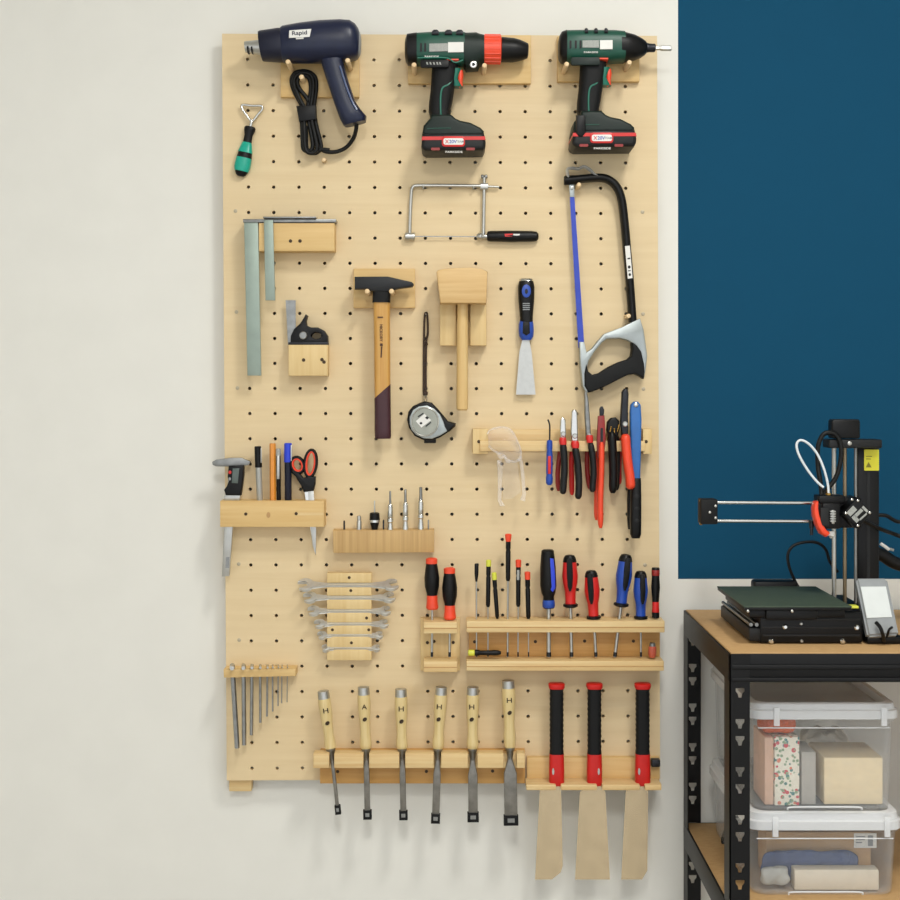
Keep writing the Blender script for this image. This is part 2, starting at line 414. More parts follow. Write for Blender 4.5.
# ------------------------------------------------------------------ holders of the top row
def plate(name, label, x0, y0, x1, y1, d1=42, pegs=(), mat=PLATE, bolts=(), group='wooden tool holders on the pegboard', cat='tool holder', d0=BT):
    t = T(name, label, cat, P((x0+x1)/2, y1, B), group)
    t.part('back_plate', MB().pbox(x0, y0, x1, y1, d0, d1), mat)
    for x, y, L in pegs: t.part('peg', peg(MB(), x, y, d1-6, L), DOWEL)
    for x, y in bolts:
        p = P(x, y, d1); t.part('screw', MB().lathe(p, p+Vector((0, -.001, 0)), [(-.0005, .0028), (.0004, .0028), (.0006, .002)], 10), HOLEDARK)
    return t
plate('tool_holder', 'wooden plate with three dowels holding the navy heat gun', 280.5, 56, 359, 97, 42, ((292.5, 71, 100), (350.5, 69.7, 100), (304, 82, 74)))
plate('tool_holder', 'wooden plate with two dowels behind the drill with red collar', 408, 35, 531, 83.5, 42, ((415, 74, 100), (483.6, 74, 96)))
plate('tool_holder', 'wooden plate with two dowels behind the impact driver with steel bit', 557.5, 36, 639.5, 81.5, 42, ((563.5, 73, 98), (625, 70.5, 92)))

# ------------------------------------------------------------------ heat gun
t = T('heat_gun', 'navy blue heat gun with metal nozzle hanging top left of board', 'heat gun', P(335, 125, B))
d = 75
body = t.part('body', MB().silh([(281, 28, 283, 62, 25), (283, 26.6, 285, 62.8, 27), (300, 23.6, 300, 62.8, 29), (320, 21.2, 320, 62.8, 30), (340, 20.3, 340, 62, 30), (350, 21, 350, 61, 29), (355.5, 24.5, 355, 60, 26), (358.5, 29, 357.5, 58.6, 22), (360.3, 34, 359.5, 55, 17)], d, 2.6, 24), NAVY)
t.part('front_sleeve', MB().silh([(258.4, 36, 261.5, 58, 14), (258.6, 31.8, 262.4, 60.6, 21), (260, 31.2, 264, 61, 23), (278, 28.6, 281, 62, 25.5), (281.5, 28.6, 283.5, 62, 25.5)], d, 2.4, 24), NAVYD)
nz = MB(); nz.silh([(244.5, 41.5, 245.5, 52.5, 8.5), (260, 40, 261, 55.5, 12)], d, 2, 20); t.part('nozzle', nz, STEEL)
for x in (247.5, 251.5): t.part('nozzle_slot', MB().silh([(x, 45, x+.4, 54, 10.3), (x+1.6, 44.8, x+2, 54.3, 11.2)], d, 2, 16), DARKSTEEL)
h = MB(); h.silh([(320, 56, 350, 50, 17), (322, 66, 343.6, 62, 18), (328, 84, 348.8, 82, 18), (334.5, 104, 355.5, 102, 18), (340, 119, 361, 110, 18.5), (343.5, 125.6, 366.6, 116.5, 18), (345, 126.5, 366, 121.5, 15)], d, 3.2, 24)
hd = t.part('handle', h, NAVY)
t.part('handle_ridge', MB().ptube([(340, 66), (345.5, 84), (352, 101), (357, 110)], d+18, 1.1, 8), M('glossy navy rib', '#44557c', .2, coat=.5), hd)
t.part('rear_vent', MB().silh([(357.2, 27, 357.5, 57.6, 21), (360.5, 34, 359.8, 55.5, 17), (361, 37, 360.6, 53, 14)], d, 2.6, 24), GREYP)
lp = t.part('name_plate', MB().prism([(289.3, 30.4), (311.2, 28.8), (309.6, 36.8), (288.9, 37.8)], d+27, d+30.6), WHITE)
t.text('Rapid', 299.5, 33.4, 5.2, d+31, NAVY, lp, .06, wpx=15)
t.part('tagline', MB().prism([(295.8, 37.9), (303.6, 37.4), (303.6, 38.7), (295.8, 39.2)], d+28, d+30.8), WHITE)
t.part('trigger', MB().silh([(324, 70, 328, 69, 7), (327.5, 80, 331, 79, 7), (330, 86, 333, 85.5, 6)], d, 2.6, 14), BLACK, hd)
c = MB()
c.ptube([(356.5, 122, 72), (356, 130, 66), (353, 139, 56), (346, 147.5, 48), (336, 151.8, 46), (326, 151.5, 46), (319, 148, 46)], 46, 2.1, 10)
for a, dd in (([(310.6, 106), (306, 97), (299, 88), (297.4, 80), (302.4, 75.6), (308.4, 77.6), (310.8, 86), (310, 96), (308, 106), (309, 122), (312, 138), (312.6, 147), (309, 151), (306.4, 146), (306, 126)], 47),
              ([(302, 106), (294.5, 92), (291.5, 81), (294.5, 73.5), (302, 71.2), (310, 72.5), (315.8, 79), (316, 92), (314, 107), (316, 124), (320, 140), (321, 148), (316, 153), (308, 152.5)], 46),
              ([(304.6, 108), (298, 95), (293.8, 83), (296.6, 75.4), (303.4, 72.8), (310.6, 75), (313.4, 83), (312.4, 96), (311, 108), (312, 122), (315.6, 138), (317, 149), (312, 153.2), (305.6, 149), (304.4, 128), (303.6, 108)], 50),
              ([(300.5, 106), (302, 124), (302.5, 140), (303.5, 149), (309, 152), (314, 151.4), (322, 149.5), (329.5, 150.2)], 47)):
    c.ptube(a, dd, 2.1, 10)
cd = t.part('cord', c, CORDM)
t.part('cable_strap', MB().prism([(296, 105.6), (315.8, 104.6), (316.2, 119.6), (299, 121.6)], 40, 55, bev=.003), BLACK, cd)

# ------------------------------------------------------------------ bottle opener
t = T('bottle_opener', 'bottle opener with wire loop and teal and black grip', 'bottle opener', P(241, 178, B))
d = 37
t.part('opener_loop', MB().ptube([(252, 121), (246.4, 114.8), (242, 108), (243, 104.9), (252, 105.8), (261, 105.9), (262.4, 108.9), (257.6, 115)], d, 1.35, 10, True, 5), CHROME)
t.part('shank', MB().pl((252, 120), (250.2, 128), d, [(0, 1.5), (3, 1.9), (9, 1.7)]), CHROME)
hb = t.part('grip', MB().pl((250.3, 126.6), (240.4, 177), d, [(0, 4.6), (1.5, 5.8), (4, 5.6), (9, 4.2), (17, 4.4), (24, 6.6), (31, 7.6), (40, 7.8), (46, 6.6), (49, 5), (50.6, 3)], 20, .72), BLACK)
for a, e, pr in (((247.2, 142.5), (245, 153), [(0, 4.2), (1, 5), (10.4, 7.4)]), ((244.2, 158), (241.3, 171.5), [(0, 7.7), (6, 8.1), (10, 8.05), (13.6, 7)])):
    t.part('grip_sleeve', MB().pl(a, e, d, pr, 20, .74, 2.6), TEAL, hb, 'teal sleeve')

# ------------------------------------------------------------------ cordless drill and impact driver
def battery_base(t, ox, oy, d, clip=False):
    """foot and battery; ox, oy shift the drill's own drawing"""
    O = lambda L: [(q_[0]+ox, q_[1]+oy, *q_[2:]) for q_ in L]
    f = t.part('foot', MB().prism(O([(431, 118), (451, 118), (455.5, 122), (460, 124), (470, 126), (480, 131), (483.5, 134.5), (483.5, 139.6), (422, 139.6), (424, 129), (430.5, 121.5)]), d-32, d+32, bev=.007, seg=3, ref=d, back=True), GREEND)
    bt = t.part('battery', MB().prism(O([(423, 137), (483.5, 137), (485.3, 146), (485, 150), (483, 154), (426, 154.6), (422.6, 152.4), (421.6, 150)]), d-37, d+37, bev=.006, seg=3, ref=d, back=True), CHAR)
    t.part('stripe', MB().prism(O([(422.6, 140.8), (484.4, 140.6), (485, 144), (422.2, 144.2)]), d-37.4, d+37.4, ref=d), RED, bt)
    lb = t.part('battery_badge', MB().prism(O(rrect(441.8, 136, 465, 146.6, 3)), d+36, d+38.6, bev=.0008), RED, bt)
    t.part('badge_face', MB().prism(O(rrect(443.5, 138.2, 463.6, 144.7, 2)), d+38, d+39.2), WHITE, lb)
    t.text('X', 447+ox, 141.5+oy, 3.6, d+39.4, RED, lb); t.text('20V', 453+ox, 141.5+oy, 3.4, d+39.4, BLUE, lb); t.text('TEAM', 460+ox, 141.5+oy, 2.2, d+39.4, GREYP, lb)
    t.text('PARKSIDE', 454+ox, 151.9+oy, 2.0, d+37.4, WHITE, bt, wpx=17)
    for x in (435.5, 470.5): t.part('latch', MB().prism(O(rrect(x-4.4, 147.6, x+4.4, 150.2, 1)), d+36, d+37.8), DRED, bt)
    t.part('foot_line', MB().ptube(O([(427, 128.6), (440, 128.2), (451, 128.2)]), d+32.2, .5, 6), GREEN, f)
    if clip: t.part('bit_holder', MB().prism(O([(428, 118.5), (437, 118.5), (437.6, 136), (434.5, 140), (430.5, 140), (427.4, 136)]), d+30, d+40, bev=.003), BLACK, f)
    return bt
def grip(t, ox, oy, d):
    s = lambda x0, y0, x1, y1, h: (x0+ox, y0+oy, x1+ox, y1+oy, h)
    g = t.part('handle', MB().silh([s(430, 60, 459, 60, 19), s(432, 67, 458, 68, 19), s(431.4, 78, 457, 78, 19), s(430.6, 90, 454.4, 90, 18.5), s(429, 103, 452.4, 103, 18.5), s(428.6, 112, 450.6, 111, 18.5), s(430.4, 119, 450.6, 119, 19), s(428, 124, 455, 124, 20)], d, 2.8, 24), RUBBER)
    O = lambda L: [(q_[0]+ox, q_[1]+oy, *q_[2:]) for q_ in L]
    t.part('grip_line', MB().ptube(O([(456, 76, d+10), (449, 84, d+17), (442.5, 88, d+19), (440.6, 98, d+19), (440.8, 116, d+19)]), d+19, .9, 6), TEALG, g)
    t.part('trigger_guard', MB().silh([s(451, 70, 462, 70, 15), s(452.5, 74, 460, 74, 15), s(452, 80, 458, 80, 15), s(450, 87, 463, 87.5, 11)], d, 2.6, 18), TEALG)
    t.part('trigger', MB().silh([s(457.6, 71, 463, 71, 9), s(457, 76, 463.6, 76, 10), s(457.4, 82, 462.6, 82, 10), s(459, 87.6, 463, 87, 8)], d, 2.6, 16), REDO)
    t.part('direction_switch', MB().silh([s(446.8, 61.2, 446.8, 64.2, 23), s(458.6, 61.2, 458.6, 64.6, 23)], d, 3, 14), REDO)
    return g

t = T('cordless_drill', 'green and black cordless drill with red collar and black chuck', 'drill', P(453, 157, B))
d = 69
bd = t.part('motor_housing', MB().silh([(414.5, 34.4, 414.5, 65, 23), (417, 33.8, 417, 65.6, 24.4), (430, 33, 430, 66, 25), (447, 32.6, 447, 66, 25), (458, 32.4, 458, 66.4, 25), (464.5, 33, 464.5, 67, 25)], d, 2.9, 26), GREEN)
t.part('rear_cap', MB().silh([(405, 43, 405, 57, 12), (405.6, 39.4, 405.6, 61, 18), (407.2, 34.8, 408, 65, 23), (414, 33.9, 414, 65.6, 24.6), (417, 33.6, 417, 65.8, 25)], d, 2.9, 26), BLACK)
t.part('gearbox', MB().silh([(463.6, 32.6, 463.6, 68, 25.4), (466, 33.4, 466, 72, 25), (476, 33, 478, 71, 25), (479.5, 34.4, 480, 66.4, 24), (484, 35.4, 484, 65.6, 23)], d, 2.4, 26), GREEND)
cr = MB()
cr.pl((483, 49.2), (502, 49.4), d, [(0, 12), (.3, 14.2), (12, 14.4), (17.6, 14.2), (18.4, 12)], 28)
for k in range(18):
    th = 2*math.pi*k/18; p = P(484.5, 49.2, d); r = 14.2*K(d)
    o = Vector((0, -r*math.sin(th), r*math.cos(th))); cr.tube([p+o, P(500.4, 49.4, d)+o], .0011, 6)
t.part('torque_collar', cr, REDO)
t.part('chuck', MB().pl((501, 49.6), (529, 51), d, [(0, 11.6), (.5, 12.4), (12, 12), (18, 10.8), (24, 8.6), (26.8, 7.4), (27.4, 5), (27.4, 2.6), (22, 2.4)], 28), BLACK)
lbl = t.part('grey_label', MB().prism([(429.3, 43.6), (447.8, 43.2), (447.8, 51), (429.3, 51.6)], d+24, d+26.2), GREYLAB, bd)
t.part('white_label', MB().prism([(448, 42.2), (463.6, 42), (463.6, 52), (448, 52.2)], d+24, d+26.4), WHITE, bd)
t.text('PARKSIDE', 431.8, 56.5, 1.8, d+25.4, WHITE, bd, wpx=14)
for x in (426.6, 431.4, 436.2, 441): pass
t.part('bit_row', (lambda m: [m.prism([(x, 62), (x+1.5, 62), (x+2.3, 64.6), (x+.8, 64.6)], d+24, d+26.2) for x in (426, 429.4, 432.8, 436.2, 439)] and m)(MB()), GREYLAB, bd)
t.part('side_panel', MB().prism(rrect(420.4, 59.6, 449, 67.4, 2), d+20, d+25.6, bev=.001), BLACK, bd)
for x in (421, 425.2): t.part('vent_slot', MB().prism(rrect(x-1, 43, x+1, 51.6, .8), d+24, d+25.5), BLACK, bd)
for x in (436.5, 449.5, 460.5): t.part('top_rib', MB().silh([(x-4.4, 33.6, x-4.4, 40, 25.2), (x-2.5, 32, x-2.5, 40.4, 25.4), (x+.8, 32, x+.8, 40.4, 25.4), (x+2.4, 33.6, x+2.4, 40, 25.2)], d, 2.9, 26), DARKSTEEL, bd)
p = P(473.4, 64.6, d+24); t.part('screw_ring', MB().lathe(p, p+Vector((0, -.01, 0)), [(0, .0055), (.002, .0055), (.0024, .0048), (.0024, .003)], 18), CHROME)
t.part('screw_socket', MB().lathe(p, p+Vector((0, -.01, 0)), [(0, .0028), (.0027, .0028)], 14), INK)
t.part('cowl_line', MB().ptube([(417.6, 58), (430, 57.6), (447, 58), (455, 62.4), (463, 60)], d+24.6, .8, 6), TEALG, bd)
grip(t, 0, 0, d); battery_base(t, 0, 0, d)

t = T('impact_driver', 'green and black impact driver with a long silver bit', 'impact driver', P(601, 153, B))
d = 69
bd = t.part('motor_housing', MB().silh([(563, 32, 563, 62, 23), (566, 31.2, 566, 63.6, 24.5), (580, 31, 580, 64, 25), (600, 31, 600, 64, 25), (614, 31.2, 614, 63, 25), (624, 32, 624, 62.6, 24)], d, 2.9, 26), GREEN)
t.part('rear_cap', MB().silh([(558.4, 40, 558.4, 56, 14), (559.2, 36.5, 559.2, 60, 19), (561.4, 32.6, 561.4, 63, 23), (566, 31, 566, 64, 25)], d, 2.9, 26), BLACK)
t.part('hammer_case', MB().silh([(620, 31.4, 620, 62.8, 25), (626, 33, 626, 62, 25), (634, 35, 634, 60.4, 22), (641, 38.4, 641, 57.6, 17), (645, 41, 645, 55, 12.5), (646.6, 43, 646.6, 53, 9)], d, 2.3, 26), BLACK)
t.part('collet', MB().pl((646, 47.8), (656, 48), d, [(0, 4.6), (1, 5), (3, 4.4), (8.6, 4.2), (9.4, 3.4)], 18), DARKSTEEL)
t.part('bit', MB().pl((654, 48), (672, 48.3), d, [(0, 2.4), (6, 2.2), (7, 2.8), (17, 2.8), (17.4, 2.2)], 6, 1), STEEL)
t.part('grey_label', MB().prism([(582.6, 40.4), (599, 40.2), (599, 47.6), (582.6, 47.4)], d+24, d+26.2), GREYLAB, bd)
t.part('white_label', MB().prism([(600, 40.2), (612.6, 40), (612.6, 49), (600, 49.2)], d+24, d+26.4), WHITE, bd)
t.text('PARKSIDE', 591, 52.2, 1.7, d+25.4, WHITE, bd, wpx=14)
t.part('side_panel', MB().prism(rrect(571, 57, 600, 65, 2), d+20, d+25.4, bev=.001), GREEND, bd)
for x in (570.5, 575.8, 580.6): t.part('vent_slot', MB().prism(rrect(x-1, 40.4, x+1, 48.4, .8), d+24, d+25.5), BLACK, bd)
for x in (585, 594.6, 604.6): t.part('top_rib', MB().silh([(x-1.6, 31.8, x-1.6, 38, 25.2), (x-.8, 30.4, x-.8, 38.4, 25.4), (x+.8, 30.4, x+.8, 38.4, 25.4), (x+1.6, 31.8, x+1.6, 38, 25.2)], d, 2.9, 26), DARKSTEEL, bd)
grip(t, 148, -1, d); battery_base(t, 148.4, -3.6, d, True)
# ------------------------------------------------------------------ saws
t = T('fretsaw', 'small steel fretsaw with a black handle, above the mallet', 'fretsaw', P(484, 242, B))
d = 37
fr = t.part('frame', MB().ptube([(409.6, 236), (410.2, 215), (411.2, 194), (412.3, 188), (415.5, 185.8), (424, 185.5), (450, 185.6), (482, 186)], d, 1.8, 10), STEEL)
t.part('frame_end', MB().pl((480, 186), (499, 187), d, [(0, 1.2), (19, 1.2)], 10), STEEL, fr)
t.part('sliding_post', MB().pl((484.3, 177.5), (483.4, 238), d, [(0, 1.8), (60.4, 1.9)], 12), STEEL)
t.part('post_clamp', MB().silh([(480.5, 183, 480.5, 190, 4.5), (488, 183, 488, 190, 4.5)], d, 3, 16), STEEL)
t.part('wing_nut', MB().pl((481, 176.6), (487.6, 176.6), d, [(0, 1.4), (.6, 2), (2.2, 2.1), (3.3, 1.2), (4.4, 2.1), (6, 2), (6.6, 1.2)], 12), GREYSTEEL)
for x in (410, 482): t.part('blade_clamp', MB().pl((x-5.4, 236.4), (x+5.4, 236.6), d, [(0, 3), (.8, 3.9), (4, 4.1), (6, 3.4), (9, 4), (10.4, 3.4)] if x < 450 else [(0, 2), (2, 3.6), (4.5, 3.8), (6, 2.6), (10.8, 2.4)], 16), STEEL)
t.part('blade', MB().prism([(414, 235.9), (478, 236.2), (478, 237), (414, 236.8)], d-.4, d+.4), GREYSTEEL)
hb = t.part('handle', MB().pl((487, 236.2), (538.5, 236.4), d+1, [(0, 3.6), (.6, 4.8), (3, 5.3), (24, 5.7), (44, 5.4), (49.5, 4.8), (51.4, 2.8)], 20), BLACK)
t.part('handle_mark', MB().prism([(504.5, 233.8), (513, 233.6), (512, 236.6), (505, 236.6)], d+8, d+9.8), RED, hb)
t.part('handle_mark', MB().prism([(513.4, 233.9), (520, 233.9), (519.4, 235.4), (513, 235.6)], d+8, d+9.8), WHITE, hb)
for x in (423.4, 473.4):
    p = P(x, 189, B); one('hook_peg', 'small bent hook under the fretsaw bar, %s end' % ('left' if x < 450 else 'right'), 'hook', MB().ptube([(x, 189.4, 28), (x, 189.2, 36), (x, 188.8, 41), (x, 186, 42.4)], 40, .9, 8), STEEL, p, 'fretsaw hooks')

t = T('hacksaw', 'hacksaw with blue blade, black curved frame and grey hand guard', 'hacksaw', P(610, 392, B))
d = 46
fr = t.part('frame', MB().tube(spline([P(x, y, d) for x, y in [(564.8, 180.6), (575, 179.6), (590, 178.2), (603, 178), (612, 182), (618.4, 190), (622, 202), (624.5, 222), (627, 250), (630, 285), (632.6, 322)]], 5), 4.3*K(d), 14, flat=(1, 1.5)), BLACK)
t.part('blade', MB().prism([(569.5, 190), (574, 190), (584.5, 348), (578.4, 348)], d-.6, d+.6), BLADEBLUE)
t.part('blade_tip', MB().prism([(569, 183), (574.2, 183), (574.6, 197), (570, 197)], d-1.2, d+1.4, bev=.0004), ALU)
p = P(571.8, 188, d); t.part('blade_pin', MB().lathe(p, p+Vector((0, -.004, 0)), [(0, .0026), (.0036, .0026), (.004, .0016)], 12), STEEL)
t.part('tension_lever', MB().ptube([(568, 178), (567.2, 169.6), (572, 168.2), (578, 168.8), (584, 166.8), (590, 170), (595, 175), (601, 177.4)], d+2, 1.6, 8, flat=(1, 3)), M('pale grey lever', '#c8c9c6', .35, .3))
t.part('frame_tip', MB().silh([(564, 176.6, 564, 184.6, 6), (565.4, 175.6, 565.4, 185.4, 8), (575, 175.4, 575, 184.4, 8), (578, 175.4, 578, 183.4, 6.5)], d, 3, 16), BLACK, fr)
guard = [(579, 342), (583.8, 342), (586, 352.5), (591, 349), (597, 341.5), (603.5, 334), (622, 327), (639.2, 318.6), (642.8, 330), (645.4, 348), (646.4, 356), (645.2, 367), (643.4, 378), (641.2, 366), (639.6, 352), (634, 344.6), (627, 340.4), (619, 338.4), (606, 339), (601, 343), (594, 351.6), (588, 361), (586, 370), (588.4, 390), (586, 394), (582, 386), (579.6, 364)]
t.part('guard', MB().prism(guard, d-11, d+11, bev=.002, ref=d, back=True), ALU)
hb = [(585.6, 364), (587.6, 371.6), (591.6, 374.8), (598, 373.4), (608, 367), (618, 362.2), (627, 359.4), (630.4, 356), (631.4, 349), (631, 342.6), (636, 346), (640.2, 352), (643, 364), (643.6, 372), (642.6, 379), (639.6, 376.4), (634, 374), (626, 375.4), (614, 381.4), (602, 387.6), (592, 391.6), (587.8, 392.6), (583.8, 386), (583.6, 374)]
t.part('handle', MB().prism(hb, d-14, d+14, bev=.0052, seg=4, ref=d, back=True), RUBBER)
fb = t.part('frame_lettering', MB().prism([(625, 246.2), (629.8, 245.6), (632.6, 278), (627.9, 278.8)], d+6, d+10.2), WHITE, fr)
t.part('letter_marks', (lambda m: [m.prism(o, d+9.6, d+10.5) for o in (ell(629.2, 267, 1.4, 1.6), ell(629.8, 274.6, 1.2, 1.5), [(627.4, 258), (630.2, 257.6), (630.4, 259), (627.6, 259.4)], [(628, 270.4), (630.6, 270), (630.7, 271), (628.1, 271.4)])] and m)(MB()), INK, fb)

# ------------------------------------------------------------------ squares on their blocks
t = plate('square_holder', 'slotted wooden block under the two steel squares', 258.8, 223, 334.5, 251, 62, (), PLATE, ((290.5, 241), (300, 241)))
t = T('large_square', 'large steel square with long blade hanging beside slotted block', 'square', P(253, 376, B), 'steel squares')
t.part('blade', MB().prism([(244, 221), (258, 221), (261.2, 375.6), (247.4, 375.6)], 58, 61, bev=.0005), BLADE)
t.part('stock', MB().pbox(243, 219, 336, 222.3, 34, 63, .0006), GREYSTEEL)
t = T('small_square', 'small steel square with short blade in front of slotted block', 'square', P(269, 300, B), 'steel squares')
t.part('blade', MB().prism([(263.8, 220), (273, 220), (275.2, 300.4), (265.4, 300.4)], 65, 67.5, bev=.0005), BLADE)
t.part('stock', MB().pbox(263, 216.5, 316, 218.1, 48, 70, .0006), GREYSTEEL)

t = plate('square_rest', 'small pale wooden block under the black combination square', 288.4, 344.8, 327.8, 375.8, 58, (), PLATEV, ((303.6, 360), (322, 359.6), (324, 362)))
t = T('combination_square', 'combination square with black head and short steel ruler', 'square', P(305, 345, B))
t.part('ruler', MB().prism([(285.6, 300.2), (295.6, 300.2), (295.8, 344.6), (288, 344.6)], 42, 43.4), GREYSTEEL)
t.part('head', MB().prism([(290.4, 342.4), (290.6, 336), (294, 329), (300, 323.6), (303, 319), (305.6, 314.2), (307.2, 315.4), (305.6, 321), (306.4, 325.4), (311, 327.4), (318, 327.4), (324, 330.6), (327.4, 336), (327.8, 342.4)], 34, 54, holes=(ell(316.2, 335.6, 5.2, 3.4, 12), ) , bev=.0012), BLACK)
p = P(303.4, 335.5, 54); t.part('lock_knob', MB().lathe(p, p+Vector((0, -.008, 0)), [(-.002, .0062), (.005, .0062), (.006, .005)], 16), GREYSTEEL)
t.part('base_bar', MB().pbox(288.2, 342.2, 328, 344.9, 33, 55, .0005), DARKSTEEL)

# ------------------------------------------------------------------ hammer, tape, mallet, putty knife
plate('tool_holder', 'wooden plate with two dowels behind the black hammer head', 353.5, 268.5, 415, 308, 42, ((369.2, 293.6, 92), (393, 293.6, 92)), PLATE)
t = T('hammer', 'hammer with black head, honey wood handle and burgundy grip', 'hammer', P(383, 438, B))
d = 66
hd = t.part('head', MB().prism([(355, 277.2), (388, 277), (395, 278.6), (412, 282.4), (414, 284.6), (412.6, 287), (398, 289), (388, 292), (373, 291.4), (366, 289.4), (355, 289.6)], d-10, d+12, bev=.002, ref=d, back=True), HAMMERM)
t.part('collar', MB().silh([(372.8, 289.5, 390.6, 289.5, 10.5), (372.4, 302.6, 390.4, 302.6, 10.5)], d, 4, 20), RUBBER, hd)
hn = t.part('handle', MB().silh([(373.4, 301, 390, 301, 8.5), (373.8, 320, 390, 320, 8.5), (374.2, 345, 390.2, 345, 9.2), (374.4, 384, 390.4, 384, 10), (374.8, 402, 390.4, 402, 10)], d, 3.2, 24), HICK)
gr = MB(); R = []
for (xa, ya, xb_, yb, hh) in ((374.4, 398.6, 390.6, 384.2, 10.4), (374.6, 410, 390.8, 410, 10.6), (374.6, 430, 391, 430, 11), (374.8, 436, 391.2, 436, 11), (375.6, 438.6, 390.4, 438.6, 9.5)): R.append((xa, ya, xb_, yb, hh))
t.part('grip', gr.silh(R, d, 3.2, 24), BURGUNDY)
t.text('HICKORY', 381.2, 333, 3, d+9.6, BROWNINK, hn, -math.pi/2, wpx=17)
t.part('handle_stamp', (lambda m: [m.prism(o, d+8.4, d+9.9) for o in ([(380, 343.4), (382.6, 343.4), (382.8, 346), (380, 346)], [(381, 346.4), (382.4, 346.4), (381.8, 357.6), (380.4, 357.6)], [(377.6, 316.6), (383, 316.6), (383, 317.8), (377.6, 317.8)])] and m)(MB()), BROWNINK, hn)

t = T('tape_measure', 'silver and black tape measure hanging on a dark lanyard', 'tape measure', P(429, 441, B))
body = [(409, 428), (407, 420), (408.4, 411.5), (413, 406), (419.6, 403), (424, 401.4), (431.6, 402.8), (437.6, 409), (443.6, 416), (447.8, 421.4), (454.6, 423.4), (455.4, 425.4), (450, 430.6), (446.6, 433.4), (440, 437.6), (432, 440.4), (423, 440), (414.6, 436)]
bk = t.part('case', MB().prism(body, 34, 68, bev=.004, seg=3), BLACK)
t.part('face_plate', MB().prism([(409.6, 424), (409.6, 417), (413, 410), (419, 406.4), (427, 405.4), (434, 408.6), (440, 414.6), (443.4, 421.4), (445, 427), (447.4, 431), (440, 435.6), (432, 438.8), (423.6, 438.4), (416, 434.8), (411.6, 430)], 66, 71, bev=.0012), ALU)
rg = ell(425, 421.8, 13.4, 14.2, 32); t.part('rim', MB().tube([P(x, y, 71) for x, y in rg], .0013, 8, True), CHROME)
t.part('dial', MB().prism(ell(425, 421.8, 12.6, 13.4, 32), 70, 71.6), M('brushed dial', '#9c9e94', .45, .5))
lb = t.part('label', MB().prism([(424.4, 413.8), (431.2, 420.2), (421.4, 427.6), (415.8, 421.2)], 71, 72.3), WHITE)
t.part('label_marks', (lambda m: [m.prism(o, 72, 72.7) for o in (ell(421, 423.2, 1.4, 1.2, 10), [(417.6, 416.4), (423.2, 412.6), (423.8, 413.6), (418.4, 417.4)], [(425.4, 425.8), (430.6, 421.8), (431.2, 422.8), (426, 426.9)], [(425, 417.6), (427, 416), (429, 418), (427, 419.6)])] and m)(MB()), INK, lb)
t.part('belt_clip', MB().pbox(424, 438, 436, 443.2, 50, 56, .001), BLACK, bk)
t.part('end_hook', MB().prism([(447, 421.6), (455.8, 423.6), (455.6, 426), (449, 432), (446.6, 430), (445.6, 426)], 40, 64, bev=.001), RUBBER)
ly = MB(); ly.ptube([(423.7, 394), (423.8, 360), (424.1, 330), (424.8, 315), (426, 313), (427.3, 315), (427.8, 333), (426.2, 345), (425.8, 394)], 33.5, 1.0, 8); ly.ptube([(424.6, 345, 34), (425.6, 342, 36), (427, 345, 34)], 34, 1.2, 8)
la = t.part('lanyard', ly, BROWNCORD)
t.part('lanyard_knot', MB().pl((425.4, 391), (425.2, 396), 34.5, [(0, 1.6), (1, 2.6), (4, 2.4), (5, 1.2)], 10), BROWNCORD, la)
t.part('split_ring', MB().ptube([(425.4, 395, 36), (427, 399, 44), (425.8, 403.6, 50), (424, 399, 44)], 44, .6, 8, True), STEEL)
p = P(426, 314, B); one('lanyard_pin', 'small steel pin the tape measure lanyard loops over', 'pin', peg(MB(), 426, 314.6, 28, 38, 1.0), GREYSTEEL, p)

t = T('mallet_holder', 'split wooden block that holds the mallet around its handle', 'tool holder', P(463, 345, B), 'wooden tool holders on the pegboard')
t.part('back_plate', MB().pbox(440, 300, 486.5, 345.6, BT, 38), PLATEV)
for x0, x1 in ((440, 456), (470.2, 486.5)): t.part('cheek', MB().pbox(x0, 300, x1, 345.6, 37, 56), PLATEV)
t = T('mallet', 'pale wooden mallet with a wide wedge-shaped head', 'mallet', P(463, 410, B))
d = 66
t.part('head', MB().prism([(436.4, 272), (438, 270), (444, 268.8), (455, 267.8), (470, 267.4), (481, 268.6), (487.6, 271.6), (486.4, 303), (440.2, 303)], d-24, d+30, bev=.0022), MALLETW)
t.part('handle', MB().silh([(457.6, 300, 468, 300, 10), (456.8, 330, 468, 330, 9.5), (456.6, 370, 468, 370, 9.5), (456.2, 404, 468, 404, 9.5), (456.6, 409, 467.8, 409, 9), (458, 410.4, 466.6, 410.4, 7)], d, 2.4, 20), BEECHV)

t = T('putty_knife', 'putty knife with black and blue grip, silver butt and flexible blade', 'putty knife', P(526, 395, B))
d = 41
t.part('blade', MB().prism([(522.8, 338), (528.8, 338), (531.6, 352), (535.6, 394.6), (516, 394.6), (519.4, 352)], d-.6, d+.6), STEEL)
hn = t.part('handle', MB().silh([(521, 279.6, 531, 279.6, 8), (519, 281.4, 533.4, 281.4, 10), (518, 287, 534.6, 287, 11), (518.2, 298, 534.4, 298, 11), (520, 318, 532.8, 318, 10), (519, 331, 533.4, 331, 10.5), (519.6, 336, 533, 336, 10), (522, 339.6, 531, 339.6, 7)], d, 2.6, 22), BLACK)
t.part('butt_cap', MB().silh([(520, 278.6, 532, 278.6, 7.6), (519.2, 279.2, 533, 279.2, 9), (519.2, 281.2, 533.2, 281.2, 10.2)], d, 2.6, 22), CHROME)
t.part('inlay', MB().prism(ell(526.4, 291, 4.6, 6.6), d+8, d+11.8, bev=.0006), BLUE, hn, 'blue oval inlay with hanging hole')
t.part('hang_hole', MB().prism(ell(526.4, 291.4, 1.5, 2.6, 14), d+11, d+12.2), INK, hn)
